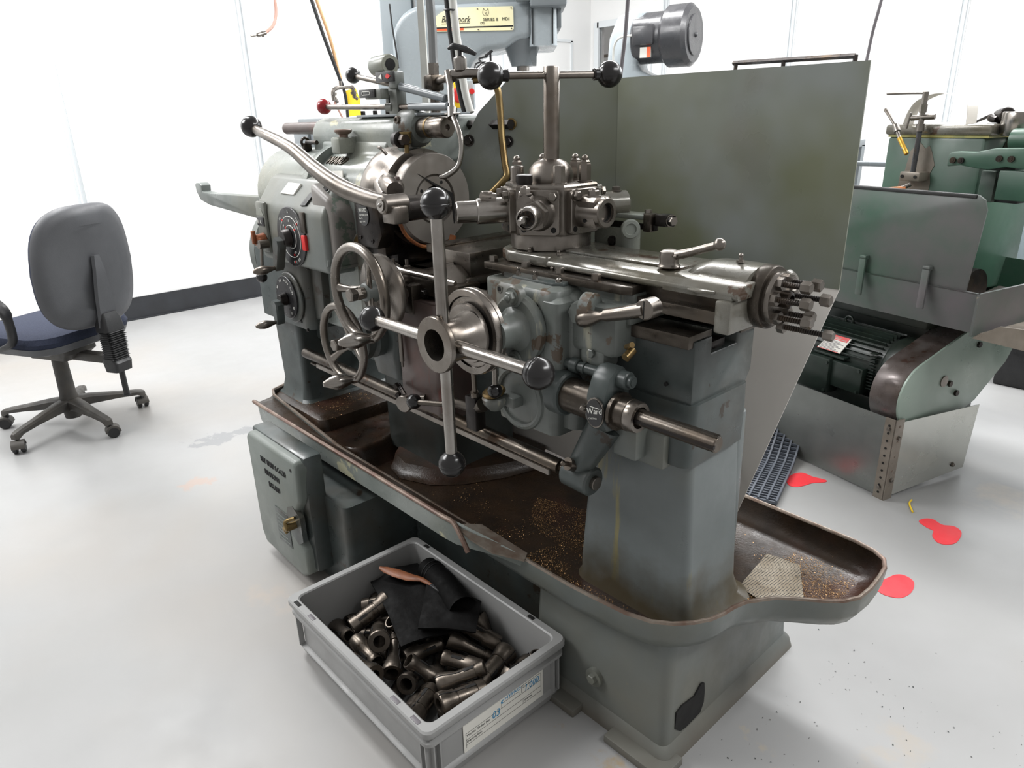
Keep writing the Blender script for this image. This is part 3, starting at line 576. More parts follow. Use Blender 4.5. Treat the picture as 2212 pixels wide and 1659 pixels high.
for s, a in (('30', -60), ('120', -22), ('80', 8), ('240', 30), ('CUTS', 62), ('45', 122), ('15', 150)):
    x = D2[0] + .05 * math.sin(R(a)); z = D2[2] + .05 * math.cos(R(a)); ra = R(-a)
    text(s, .0105, (x - .004 * len(s) * math.cos(ra), .9245, z - .004 * len(s) * math.sin(ra)), (math.cos(ra), 0, math.sin(ra)), (-math.sin(ra), 0, math.cos(ra)), 'inkwhite', lgb, .0002)
# crank levers on both dials
def crank(c, dx, dz, L_, hub, parent, gripL=.058, matn='paint_dark'):
    g = G(); c = Vector(c); g.cyl(c, c + Vector((0, -.022, 0)), hub, hub * .85, n=32, bev=.002); part(g, 'lever_hub', 'blued', parent)
    d = Vector((dx, 0, dz)).normalized(); e = c + d * L_; g = G()
    rings = []
    for i in range(9):
        t = i / 8; p = c.lerp(e, t) + Vector((0, -.030 + .004 * t, 0)); ww = .021 * (1 - t) + .011 * t; sv = d.cross(Vector((0, 1, 0)))
        cap = max(.35, math.sin(math.pi * min(1, (t * 8 + .8) / 2.2) / 2) * math.sin(math.pi * min(1, ((1 - t) * 8 + .8) / 2.2) / 2))
        rings.append([p + sv * ww * cap * a + Vector((0, .012 * b_, 0)) for a, b_ in ((-1, -.6), (-.8, -1), (.8, -1), (1, -.6), (1, 1), (-1, 1))])
    g.loft(rings); part(g, 'crank_lever', matn, parent)
    e = e + Vector((0, -.03, 0)) - d * .008
    part(G().lathe([(.004, 0), (.006, .004), (.0058, .012), (.009, .024), (.0125, .036), (.013, .046), (.010, .060), (.004, .07), (.0001, .071)], e, (-.12, -1, -.05), 24), 'grip', 'steel', parent)
crank((-1.915, .905, .985), -.42, -1, .10, .026, gb)
crank((-2.035, .925, .785), -.12, -1, .075, .02, lgb)
# forward reverse selector at the left edge
g = G(); g.box(-2.105, -2.045, .900, .915, .925, 1.075, .008); sel = part(g, 'selector_plate', 'paint', gb)
part(G().prism(arc(-2.075, 1.035, .022, 0, 180, 10), 'Y', .8985, .902), 'arc_mark', 'paint_pale', gb, smooth=0)
part(G().box(-2.097, -2.053, .8975, .902, 1.005, 1.03, .001), 'selector_label', 'dial', gb)
text('B  A', .015, (-2.093, .897, 1.011), (1, 0, 0), (0, 0, 1), 'inkwhite', gb, .0002)
part(G().cyl((-2.068, .902, .965), (-2.068, .872, .965), .020, .017, n=28, bev=.003).box(-2.074, -2.062, .862, .874, .955, .995, .003), 'selector_knob', 'copper', gb, label='copper coloured selector knob')
part(G().cyl((-2.06, .885, .955), (-2.062, .875, .87), .0048).cyl((-2.048, .90, .955), (-2.048, .87, .955), .013, n=20), 'selector_rod', 'steel', gb)
part(G().sphere((-2.063, .872, .857), .0165), 'ball', 'ball', gb)
for x, z in ((-1.985, .915), (-1.90, .895), (-2.0, .90), (-1.98, .72), (-1.95, .70)): part(G().bolt((x, .943 if z < .91 else .94, z), (0, -1, 0), .0045, .005, soc=True), 'cap_screw', 'blued', lgb)
# sight glass and lever casting on the right of the headstock
g = G(); g.cyl((-1.655, .99, .985), (-1.655, .972, .985), .028, n=32, bev=.003); g.box(-1.70, -1.60, .98, 1.05, .74, .97, .02); part(g, 'sight_glass_boss', 'paint_worn')
part(G().cyl((-1.655, .973, .985), (-1.655, .970, .985), .020, n=32), 'sight_glass', 'brass')
g = G(); g.prism([(-1.635, .985), (-1.54, .985), (-1.515, 1.02), (-1.53, 1.12), (-1.60, 1.13), (-1.635, 1.12)], 'Y', .955, 1.0, .010, 2); lb = part(g, 'lever_bracket', 'blued')
e = [(-1.585 + .024 * math.cos(a * math.pi / 12), 1.068 + .027 * math.sin(a * math.pi / 12)) for a in range(24)]
g = G(); g.prism(e, 'Y', .9525, .956); part(g, 'maker_badge', 'dial', lb); text('WARD', .012, (-1.603, .9518, 1.074), (1, 0, .1), (0, 0, 1), 'inkwhite', lb, .0003)
for i, s in enumerate(('CAPSTAN LATHE', 'No 2A', 'SELLY OAK')): text(s, .0055, (-1.603, .9518, 1.064 - i * .008), (1, 0, .1), (0, 0, 1), 'inkwhite', lb, .0002)
part(G().bolt((-1.61, .956, 1.01), (0, -1, 0), .005, .004, soc=True).bolt((-1.555, .956, 1.005), (0, -1, 0), .005, .004, soc=True), 'cap_screw', 'blued', lb)
g = G(); g.cyl((-1.60, 1.02, 1.14), (-1.515, .985, 1.11), .024, .022, n=28); g.lathe([(.026, 0), (.03, .01), (.028, .06), (.02, .08)], (-1.56, 1.02, 1.14), (1, -.45, -.15), 24); part(g, 'lever_boss', 'steel', lb)
# long collet closing lever
LV = [(-1.90, .855, 1.268), (-1.84, .85, 1.258), (-1.76, .85, 1.24), (-1.70, .85, 1.222), (-1.62, .853, 1.185), (-1.55, .86, 1.155), (-1.49, .87, 1.135), (-1.42, .885, 1.120), (-1.385, .895, 1.116)]
g = G(); g.tube(LV, [.0125, .0135, .0145, .016, .0185, .020, .0205, .019, .018], 20, 6); g.cyl((-1.932, .857, 1.276), (-1.90, .855, 1.268), .010, .0125); lev = part(g, 'closing_lever', 'steel', label='long bent bare metal lever')
part(G().sphere((-1.948, .857, 1.281), .0275), 'ball', 'ball', lev)
g = G(); g.cyl((-1.378, .94, 1.113), (-1.378, .875, 1.113), .021, n=32, bev=.003); g.box(-1.40, -1.35, .888, .93, 1.07, 1.11, .006); part(g, 'lever_eye', 'steel', lev)
part(G().cyl((-1.378, .877, 1.113), (-1.378, .872, 1.113), .014).sphere((-1.378, .872, 1.113), .005), 'pivot_pin', 'bright', lev)
g = G(); g.box(-1.46, -1.36, .93, 1.04, 1.07, 1.12, .02); part(g, 'link', 'blued', lev)
# ---- speed levers on top
g = G(); g.box(-1.80, -1.52, 1.09, 1.26, 1.296, 1.302, .001); tc_ = part(g, 'lever_plate', 'mill2')
for x in (-1.78, -1.72, -1.66, -1.60, -1.54): part(G().bolt((x, 1.10, 1.302), (0, 0, 1), .007, .01, x > -1.6), 'bolt', 'blued', tc_)
g = G(); g.cyl((-1.97, 1.10, 1.327), (-1.56, 1.10, 1.317), .0068, n=16); l1 = part(g, 'speed_lever', 'steel')
part(G().cyl((-1.56, 1.10, 1.3172), (-1.42, 1.11, 1.314), .0095, n=20, bev=.001), 'sleeve', 'mill2', l1); part(G().sphere((-1.987, 1.10, 1.3285), .0215), 'ball', 'red', l1, label='dark red ball')
g = G(); g.cyl((-1.655, 1.10, 1.319), (-1.625, 1.10, 1.318), .014, n=24, bev=.002); g.box(-1.652, -1.628, 1.09, 1.11, 1.325, 1.35, .003); g.box(-1.70, -1.625, 1.06, 1.085, 1.338, 1.362, .003); part(g, 'label_bracket', 'paint', l1)
part(G().box(-1.72, -1.648, 1.056, 1.061, 1.342, 1.362, .0005), 'label_plate', 'dial', l1)
g = G(); g.box(-1.705, -1.668, 1.055, 1.0565, 1.348, 1.3495); g.box(-1.705, -1.668, 1.055, 1.0565, 1.356, 1.3575); g.box(-1.705, -1.7035, 1.055, 1.0565, 1.348, 1.3575); g.box(-1.6695, -1.668, 1.055, 1.0565, 1.348, 1.3575); part(g, 'symbol', 'inkwhite', l1, smooth=0)
g = G(); g.cyl((-1.80, 1.10, 1.399), (-1.60, 1.10, 1.366), .0068, n=16); l2 = part(g, 'speed_lever', 'steel')
part(G().cyl((-1.595, 1.10, 1.365), (-1.44, 1.12, 1.332), .0095, n=20, bev=.001), 'sleeve', 'mill2', l2); part(G().sphere((-1.812, 1.10, 1.402), .0205), 'ball', 'ball', l2)
g = G(); g.box(-1.625, -1.595, 1.085, 1.115, 1.36, 1.40, .004); g.box(-1.64, -1.60, 1.09, 1.12, 1.30, 1.365, .003); part(g, 'label_bracket', 'paint', l2)
part(G().box(-1.67, -1.592, 1.078, 1.084, 1.377, 1.401, .0005), 'label_plate', 'dial', l2)
part(G().prism([(-1.655, 1.389), (-1.641, 1.396), (-1.641, 1.383)], 'Y', 1.0765, 1.0785), 'symbol', 'inkwhite', l2, smooth=0)
part(G().prism([(-1.602, 1.389), (-1.616, 1.396), (-1.625, 1.389), (-1.616, 1.383)], 'Y', 1.0765, 1.0785), 'symbol', 'inkred', l2, smooth=0)
g = G(); g.lathe([(.0245, 0), (.0245, .075), (.0225, .078), (.014, .078), (.014, .06), (.0001, .06)], (-1.71, 1.11, 1.418), (1, -.12, 0), 32); part(g, 'square_socket', 'paint_pale', label='short pale tube with a hexagon socket')
part(G().lathe([(.0145, 0), (.0145, .002)], (-1.6335, 1.1, 1.418), (1, -.12, 0), 6), 'socket_hole', 'hole')
# ---- coolant pipework
g = G(); g.cyl((-1.535, 1.16, 1.295), (-1.535, 1.16, 1.36), .0125, n=24); g.cyl((-1.535, 1.16, 1.335), (-1.535, 1.16, 1.35), .0145); pw = part(g, 'coolant_stand', 'steel')
g = G(); g.box(-1.555, -1.518, 1.14, 1.18, 1.352, 1.390, .006); part(g, 'elbow', 'oiled', pw)
g = G(); g.lathe([(.0145, 0), (.0145, .028)], (-1.535, 1.16, 1.388), (0, 0, 1), 6); part(g, 'hexagon_nut', 'steel', pw)
g = G(); g.cyl((-1.52, 1.16, 1.374), (-1.44, 1.16, 1.385), .0095, n=20)
for i in range(5): g.ring((-1.478 + i * .007, 1.16, 1.3765 + i * .0015), (1, 0, .2), .010, .0022, 20, 6)
part(g, 'threaded_stub', 'steel', pw)
g = G(); g.cyl((-1.455, 1.15, 1.385), (-1.42, 1.18, 1.388), .011, bev=.002); g.cyl((-1.43, 1.17, 1.388), (-1.38, 1.21, 1.385), .0115, .0085); g.lathe([(.015, 0), (.016, .004), (.016, .026), (.012, .03)], (-1.435, 1.165, 1.394), (0, 0, 1), 24); part(g, 'valve_body', 'bright', pw)
g = G(); g.cyl((-1.435, 1.165, 1.42), (-1.435, 1.165, 1.44), .005); g.tube([(-1.46, 1.15, 1.442), (-1.448, 1.157, 1.446), (-1.435, 1.165, 1.443), (-1.422, 1.173, 1.438), (-1.40, 1.185, 1.427)], [.003, .008, .007, .008, .004], 10); part(g, 'valve_handle', 'black', pw)
g = G(); g.tube([(-1.46, 1.145, 1.392), (-1.44, 1.135, 1.36), (-1.42, 1.12, 1.32), (-1.405, 1.11, 1.295)], .0085, 12); g.tube([(-1.41, 1.11, 1.30), (-1.38, 1.10, 1.275), (-1.36, 1.095, 1.245), (-1.355, 1.09, 1.21), (-1.36, 1.08, 1.18), (-1.375, 1.06, 1.163), (-1.385, 1.045, 1.16)], [.006, .0065, .0065, .006, .006, .007, .003], 12); part(g, 'coolant_nozzle', 'bright', pw)
g = G(); g.cyl((-1.412, 1.115, 1.308), (-1.402, 1.105, 1.288), .0125, .010); g.box(-1.43, -1.38, 1.105, 1.115, 1.296, 1.300, .001); part(g, 'wing_nut', 'bright', pw)
g = G(); g.tube([(-1.42, 1.19, 1.372), (-1.395, 1.21, 1.372), (-1.37, 1.22, 1.355), (-1.36, 1.22, 1.31), (-1.345, 1.21, 1.24), (-1.325, 1.20, 1.18), (-1.315, 1.195, 1.155), (-1.325, 1.18, 1.135), (-1.345, 1.17, 1.115)], .0085, 12); part(g, 'copper_pipe', 'brass', pw)
# ---- sheet chip guard behind
g = G()
top = [(-1.56, 1.22), (-1.50, 1.27), (-1.40, 1.32), (-1.19, 1.455), (-.60, 1.455)]
def wallsheet(g, pts, z0, z1, t=.0018):
    for (xa, ya), (xb, yb) in zip(pts, pts[1:]):
        d = Vector((xb - xa, yb - ya, 0)).normalized(); n_ = Vector((-d.y, d.x, 0)) * t
        a = Vector((xa, ya, 0)); b_ = Vector((xb, yb, 0))
        g.loft([[a + n_ + Vector((0, 0, z0)), a - n_ + Vector((0, 0, z0)), a - n_ + Vector((0, 0, z1)), a + n_ + Vector((0, 0, z1))], [b_ + n_ + Vector((0, 0, z0)), b_ - n_ + Vector((0, 0, z0)), b_ - n_ + Vector((0, 0, z1)), b_ + n_ + Vector((0, 0, z1))]])
wallsheet(g, [(-1.19, 1.455), (-.60, 1.455)], .94, 1.368)
gd = part(g, 'chip_guard', 'guard', smooth=20)
g = G()
P1 = [(-.60, 1.455, .94), (-1.9, 1.455, .94), (-1.9, 1.42, .33), (-.765, 1.395, .31)]
g.loft([[Vector(p) for p in P1], [Vector(p) + Vector((0, .003, .001)) for p in P1]]); part(g, 'lower_sheet', 'sheet', gd, label='paler lower sheet, bent forward into the tray', smooth=20)
g = G(); P1 = [(-1.56, 1.22, 1.16), (-1.50, 1.27, 1.30), (-1.42, 1.31, 1.38), (-1.19, 1.455, 1.368), (-1.19, 1.455, .90), (-1.56, 1.22, .90)]
g.loft([[Vector(p) for p in P1], [Vector(p) + Vector((-.002, .003, 0)) for p in P1]]); part(g, 'side_sheet', 'guard', gd, smooth=20)
for f, z in ((.12, 1.232), (.36, 1.228), (.36, 1.145)):
    p = Vector((-1.56, 1.22, z)).lerp(Vector((-1.19, 1.455, z)), f); part(G().bolt(p + Vector((.001, -.002, 0)), (.53, -.84, 0), .011, .011), 'bolt', 'blued', gd)
p = Vector((-1.56, 1.22, 1.27)).lerp(Vector((-1.19, 1.455, 1.27)), .38); part(G().ring(p, (.53, -.84, 0), .012, .003, 24, 8).cyl(p, p + Vector((.002, -.003, 0)), .0105), 'grommet', 'brass', gd)
for x, z in ((-.79, .53), (-.775, .505)): part(G().bolt((x, 1.405, z), (0, -1, 0), .006, .01), 'bolt', 'blued', gd)
# rear wall of the pan in shade behind the shafts
part(G().cyl((-1.27, 1.42, .47), (-1.27, 1.405, .47), .006), 'screw_hole', 'hole', gd)
# rear box and the arm reaching left
g = G(); g.box(-2.75, -1.6, 1.40, 1.55, .95, 1.30, .006); g.box(-2.78, -2.66, 1.39, 1.41, 1.14, 1.25, .004); part(g, 'rear_housing', 'mill2')
g = G(); g.prism([(-2.5, .965), (-2.98, .985), (-3.07, 1.0), (-3.10, 1.03), (-3.105, 1.06), (-3.09, 1.068), (-3.055, 1.068), (-3.035, 1.06), (-3.04, 1.035), (-2.95, 1.033), (-2.2, 1.055), (-2.2, .93)], 'Y', 1.09, 1.13, .005, 2); part(g, 'bar_rest_arm', 'paint', label='tapering arm with upturned hook end')
g = G(); g.box(-2.42, -2.28, 1.09, 1.13, 1.11, 1.135, .003); g.box(-2.36, -2.26, 1.17, 1.2, 1.19, 1.22, .004); part(g, 'bracket', 'mill2')
g = G(); g.ring((-2.05, 1.06, 1.232), (1, 0, 0), .012, .004, 24, 8); g.box(-2.06, -2.04, 1.05, 1.075, 1.205, 1.23, .003); g.cyl((-2.04, 1.06, 1.232), (-1.98, 1.06, 1.232), .006); part(g, 'pipe_clip', 'blued')
# ---- capstan saddle with feed gearbox
g = G(); g.stack([(-1.075, -.90, .93, 1.05, .685, .02), (-1.075, -.90, .928, 1.05, .70, .02), (-1.075, -.90, .928, 1.05, .965, .02), (-1.07, -.905, .935, 1.05, .978, .02), (-1.055, -.92, .955, 1.05, .985, .02)], 6)
g.stack([(-.93, -.865, .955, 1.06, .70, .025), (-.93, -.865, .955, 1.06, .93, .025), (-.93, -.885, .965, 1.06, .965, .02), (-.93, -.90, .98, 1.05, .975, .02)], 6)
g.stack([(-.935, -.90, .928, 1.0, .82, .008), (-.935, -.888, .926, 1.0, .825, .012), (-.935, -.888, .926, 1.0, .96, .012), (-.935, -.90, .938, 1.0, .968, .01)], 5)
fg = part(g, 'feed_gearbox', 'paint_worn', smooth=40)
g = G(); g.prism([(-1.045, .955), (-.93, .955), (-.915, .97), (-.92, 1.03), (-1.06, 1.03)], 'Z', .980, .990, .003); part(g, 'gearbox_lid', 'paint_dark', fg)
for x, y in ((-1.035, .965), (-.985, .962), (-.985, 1.01)): part(G().cyl((x, y, .99), (x, y, .996), .006, n=6).cyl((x, y, .996), (x, y, 1.001), .003).sphere((x, y, 1.003), .0038, 10, 8), 'grease_nipple', 'steel', fg)
part(G().cyl((-.93, .972, .99), (-.93, .972, .995), .0065).sphere((-.93, .972, .994), .005), 'screw', 'bright', fg)
for x, z in ((-1.052, .965), (-.945, .948), (-.94, .845), (-1.045, .71)): part(G().lathe([(.008, 0), (.008, .0015), (.0055, .0015), (.005, -.003)], (x, .9285, z), (0, -1, 0), 16), 'screw_ring', 'paint_worn', fg); part(G().cyl((x, .9295, z), (x, .9275, z), .0048, n=12), 'socket', 'hole', fg)
part(G().cyl((-.895, .95, .825), (-.885, .947, .825), .0095, n=20).box(-.886, -.8835, .944, .95, .8165, .8335), 'slotted_screw', 'paint_worn', fg) if False else part(G().cyl((-.876, .956, .812), (-.876, .9525, .812), .0095, n=20), 'slotted_screw', 'paint_worn', fg)
g = G(); g.cyl((-.985, .93, .90), (-.985, .905, .90), .068, n=40, bev=.006); g.cyl((-.985, .92, .965), (-.985, .900, .965), .0215, bev=.003); g.cyl((-.985, .92, .835), (-.985, .900, .835), .0215, bev=.003); g.lathe([(.045, 0), (.036, .012), (.033, .03), (.033, .055)], (-.985, .906, .90), (0, -1, 0), 36)
part(g, 'shaft_flange', 'paint_worn', fg)
part(G().bolt((-.985, .901, .965), (0, -1, 0), .012, .013, True, .006).bolt((-.985, .901, .835), (0, -1, 0), .012, .013, True, .006), 'flange_bolt', 'paint', fg)
part(G().cyl((-1.0, .875, .93), (-1.0, .875, .94), .0055).sphere((-1.0, .875, .944), .0048), 'grease_nipple', 'steel', fg)
# drop lever and oil cup on the gearbox front
g = G(); g.cyl((-1.005, .885, .88), (-1.005, .865, .88), .017, .014); g.sphere((-1.005, .862, .88), .016); g.cyl((-1.005, .868, .87), (-1.012, .872, .785), .0055); dl = part(g, 'trip_lever', 'steel')
part(G().sphere((-1.013, .872, .773), .0155), 'ball', 'ball', dl)
g = G(); g.lathe([(.004, -.03), (.012, -.028), (.024, -.014), (.027, -.002), (.024, .002), (.018, .003)], (-1.035, .89, .748), (0, 0, 1), 32); g.box(-1.03, -.99, .90, .935, .728, .752, .006); oc = part(g, 'oil_reservoir', 'paint_worn')
part(G().lathe([(.016, 0), (.022, .001), (.025, .004), (.025, .008), (.022, .011), (.001, .013)], (-1.035, .89, .753), (-.1, -.25, 1), 32), 'cap', 'brass', oc)
g = G(); g.ring((-1.0, .929, .745), (0, 1, 0), .062, .008, 40, 8); part(g, 'cast_ring', 'paint_worn', fg)
# ---- saddle body and keep plates
g = G(); g.box(-1.16, -.765, .985, 1.235, .93, .968, .006); g.box(-1.12, -.77, 1.0, 1.235, .955, .985, .004); g.box(-.885, -.775, .955, 1.05, .87, .965, .012); g.box(-1.15, -1.07, .975, 1.05, .88, .97, .01); g.box(-.86, -.80, .955, 1.0, .845, .88, .008)
sd = part(g, 'saddle', 'paint_worn')
g = G(); g.prism([(-1.165, .985), (-.79, .985), (-.772, .995), (-.772, 1.04), (-1.165, 1.04)], 'Z', .984, .999, .002); part(g, 'keep_plate', 'oiled', sd)
for x in (-1.15, -1.05, -.955, -.86): part(G().bolt((x, 1.0, .999), (0, 0, 1), .0095, .012, False), 'bolt', 'steel', sd)
part(G().cyl((-.86, .962, .945), (-.86, .945, .945), .021, n=6), 'bolt', 'paint_worn', sd); part(G().bolt((-.83, .955, .873), (0, -1, 0), .009, .006, False), 'bolt', 'paint_worn', sd)
g = G(); g.lathe([(.030, 0), (.030, .02)], (-.845, .952, .957), (1, .2, 0), 20); part(g, 'clamp_boss', 'paint_worn', sd)
part(G().cyl((-.735, .955, .90), (-.735, .935, .89), .008).cyl((-.745, .95, .905), (-.725, .94, .915), .005), 'oil_cup', 'brass', sd)
g = G(); g.cyl((-.70, .965, .982), (-.70, .935, .982), .018, n=28, bev=.002); g.tube([(-.705, .945, .980), (-.745, .942, .968), (-.785, .94, .957)], [.0135, .0125, .0115], 14); cl = part(g, 'clamp_lever', 'steel', label='bare steel clamp handle with teardrop grip')
part(G().lathe([(.008, 0), (.0095, .006), (.008, .014), (.011, .028), (.0155, .042), (.0165, .055), (.013, .066), (.005, .073), (.0001, .074)], (-.78, .94, .958), (-1, -.06, -.30), 24), 'grip', 'steel', cl)
part(G().box(-.701, -.699, .9345, .9355, .967, .997), 'slot', 'hole', cl, smooth=0)
# ---- turret slide
g = G()
pr = [(1.018, 1.0), (1.012, 1.006), (1.014, 1.014), (1.024, 1.022), (1.04, 1.0255), (1.18, 1.0255), (1.196, 1.022), (1.206, 1.012), (1.2, 1.0)]
g.prism(pr[::-1], 'X', -1.12, -.575, .003)
g.prism([(-1.12, 1.012), (-1.155, 1.03), (-1.172, 1.06), (-1.175, 1.11), (-1.172, 1.16), (-1.155, 1.19), (-1.12, 1.208), (-1.0, 1.208), (-1.0, 1.012)], 'Z', 1.0, 1.024, .006, 3)
sl = part(g, 'turret_slide', 'slide', smooth=40)
g = G(); g.box(-1.14, -.60, 1.035, 1.19, .975, 1.002); part(g, 'slide_way', 'oiled', sl)
g = G(); g.box(-.80, -.585, 1.008, 1.05, .958, .980, .0015); g.box(-1.15, -.60, 1.022, 1.05, .962, .978); g.box(-.79, -.60, 1.15, 1.21, .958, .98, .001); part(g, 'guide_rail', 'oiled', sl)
g = G(); g.box(-1.0, -.72, 1.065, 1.165, 1.0255, 1.030, .001); part(g, 'cover_plate', 'slide', sl)
g = G()
# end housing: half round barrel with block
rings = []
for x, e_ in ((-.72, -.03), (-.70, -.008), (-.67, 0), (-.585, 0)):
    rings.append([Vector((x, y, z)) for y, z in [(1.013, 1.0005), (1.012, 1.008)] + [(1.11 + (.072 + e_ * .6) * math.cos(R(a)), 1.002 + (.044 + e_ * .9) * math.sin(R(a))) for a in (165, 150, 130, 110, 90, 70, 50, 30, 15)] + [(1.205, 1.008), (1.204, 1.0005)]])
g.loft(rings); part(g, 'end_housing', 'slide', sl)
g = G(); g.box(-.612, -.5815, 1.006, 1.206, .944, 1.0005, .005); part(g, 'end_housing', 'slide', sl)
part(G().prism([(-.665, 1.004), (-.635, 1.0), (-.615, 1.012), (-.628, 1.03), (-.655, 1.028)], 'Z', 1.008, 1.013, .002), 'oil_pad', 'slide', sl)
g = G(); g.lathe([(.052, 0), (.054, .003), (.054, .022), (.052, .025), (.046, .025), (.046, .030)], (-.588, YS, .993), (1, 0, 0), 48); st = part(g, 'stop_drum', 'oiled')
g = G(); g.lathe([(.045, 0), (.0455, .006), (.044, .010), (.012, .010), (.010, .016), (.0001, .016)], (-.560, YS, .993), (1, 0, 0), 40); part(g, 'stop_plate', 'steel', st)
part(G().lathe([(.014, 0), (.014, .016), (.009, .018), (.009, .010), (.0001, .010)], (-.55, YS, .993), (1, 0, 0), 20), 'centre_boss', 'blued', st)
def screw(p, Lr, hs=.0105, nutd=0, parent=st, r=.0052):
    p = Vector(p); g = G(); pr_ = []
    n = int(Lr / .002)
    for i in range(n + 1): pr_.append((r if i % 2 else r * .84, Lr * i / n))
    g.lathe(pr_, p, (1, 0, 0), 12); part(g, 'stop_screw', 'blued', parent, smooth=25)
    g = G(); g.lathe([(hs, 0), (hs, .013), (hs * .85, .0155)], p + Vector((Lr, 0, 0)), (1, 0, 0), 4 if hs < .0085 else 6, ph=.4); part(g, 'screw_head', 'steel', parent)
    g = G(); g.lathe([(.0115, 0), (.0115, .011)], p + Vector((nutd, 0, 0)), (1, 0, 0), 6, ph=.2); part(g, 'lock_nut', 'steel', parent)
for k_, (a, Ln) in enumerate(((62, .042), (10, .052), (122, .044), (178, .055), (238, .038), (300, .05))):
    screw((-.552, YS - .032 * math.cos(R(a)), .993 + .032 * math.sin(R(a))), Ln)
screw((-.552, YS + .005, .945), .078, .009)
part(G().cyl((-.625, 1.10, 1.046), (-.625, 1.10, 1.05), .007, n=6).cyl((-.625, 1.10, 1.05), (-.625, 1.10, 1.056), .0035).sphere((-.625, 1.10, 1.058), .0042), 'grease_nipple', 'steel', sl)
g = G(); g.cyl((-.60, 1.15, 1.0), (-.55, 1.15, 1.015), .022, bev=.006); part(g, 'rear_boss', 'slide', sl)
for x, y in ((-.99, 1.035), (-1.06, 1.022)): part(G().cyl((x, y, 1.025), (x, y, 1.03), .005, n=6).sphere((x, y, 1.032), .0035), 'grease_nipple', 'steel', sl)
g = G(); g.lathe([(.020, 0), (.021, .002), (.0175, .005), (.0165, .010), (.018, .018), (.0165, .027), (.011, .030), (.0001, .030)], (-.742, 1.06, 1.030), (0, 0, 1), 32); g.tube([(-.735, 1.06, 1.050), (-.70, 1.058, 1.060), (-.645, 1.055, 1.079)], [.0088, .0078, .0066], 14); hl = part(g, 'slide_lock_handle', 'steel', label='short bright steel handle standing up from the slide')
part(G().sphere((-.640, 1.055, 1.081), .0105).sphere((-.722, 1.048, 1.052), .003), 'ball_end', 'steel', hl)
# ---- turret
TX, TY, TZ = -1.085, 1.11, 1.105
g = G(); g.lathe([(.084, 0), (.086, .002), (.086, .034), (.084, .038)], (TX, TY, 1.0255), (0, 0, 1), 56); g.lathe([(.098, 0), (.100, .004), (.100, .096), (.097, .1)], (TX, TY, 1.058), (0, 0, 1), 6, ph=0)
# frame_of for +z gives x = d cross (1,0,0) -> orientation fixed below by rotation of the hexagon
tu = part(g, 'hexagon_turret', 'steel', smooth=30)
g = G(); g.lathe([(.047, 0), (.048, .004), (.048, .014), (.044, .028), (.033, .040), (.0165, .047), (.0165, .05)], (TX, TY, 1.158), (0, 0, 1), 40); part(g, 'dome', 'steel', tu)
g = G(); g.lathe([(.0165, 0), (.0165, .186), (.0155, .188), (.0001, .1885)], (TX + .003, TY, 1.192), (.008, 0, 1), 28); part(g, 'clamp_post', 'steel', tu)
A_ = R(64); dv = Vector((math.cos(A_), math.sin(A_), 0)); bc = Vector((TX + .0045, TY, 1.364))
g = G(); g.cyl(bc - dv * .105, bc + dv * .108, .0072, n=18); ch = part(g, 'cross_handle', 'steel', tu)
part(G().sphere(bc + Vector((-.002, -.0165, .002)), .0035), 'pin', 'bright', tu)
for s_ in (-1, 1):
    p = bc + dv * s_ * .092; q = bc + dv * s_ * .107
    part(G().cyl(p, q, .0115, .0105, n=20).ring(p, dv, .010, .002, 20, 6).sphere(bc + dv * s_ * .126, .0262), 'ball', 'ball', tu)
for k_ in range(6):   # tall cap nuts between the stations
    a = R(k_ * 60 + 30 - 2); p = Vector((TX + .074 * math.cos(a), TY + .074 * math.sin(a), 1.158))
    g = G(); g.lathe([(.0155, 0), (.0155, .003)], p, (0, 0, 1), 24)
    if k_ in (3, 4): g.lathe([(.0165, .003), (.017, .006), (.017, .018), (.013, .02), (.0001, .02)] if k_ == 4 else [(.0145, .003), (.0145, .03), (.0125, .032)], p, (0, 0, 1), 24)
    else: g.lathe([(.0125, .003), (.0125, .034), (.011, .037)], p, (0, 0, 1), 6)
    if k_ in (0, 1, 2, 3): g.lathe([(.0105, .034), (.0105, .040), (.007, .044)], p, (0, 0, 1), 6); g.sphere(p + Vector((0, 0, .046)), .0075)
    part(g, 'cap_nut', 'steel' if k_ != 4 else 'blued', tu)
HA = .0866
def station(k_):
    a = R(k_ * 60); d = Vector((math.cos(a), math.sin(a), 0)); s_ = Vector((-d.y, d.x, 0)); c = Vector((TX, TY, TZ)) + d * HA
    return c, d, s_
def plate(g, c, d, s_, w_, h_, t0, t1, r=.008):
    pts = []
    for sx_, sz_, a0 in ((1, 1, 0), (-1, 1, 90), (-1, -1, 180), (1, -1, 270)):
        for i in range(5):
            a = R(a0 + 90 * i / 4); pts.append((sx_ * (w_ - r) + r * math.cos(a), sz_ * (h_ - r) + r * math.sin(a)))
    g.loft([[c + d * t + s_ * u * k2 + Vector((0, 0, v * k2)) for u, v in pts] for t, k2 in ((t0, 1), (t1 - .0015, 1), (t1, .965))])
def holder(k_, bolts, mname='steel'):
    c, d, s_ = station(k_); g = G(); plate(g, c, d, s_, .042, .045, -.002, .013); o = part(g, 'tool_flange', mname)
    for u in (-1, 1):
        for v in (-1, 1):
            p = c + d * .0125 + s_ * u * .031 + Vector((0, 0, v * .033))
            if (u, v) in bolts: part(G().bolt(p, d, .0092, .011), 'flange_bolt', 'steel', o)
            else: part(G().cyl(p - d * .002, p + d * .001, .0058, n=16), 'bolt_hole', 'hole', o)
    return o, c, d, s_
up = Vector((0, 0, 1))
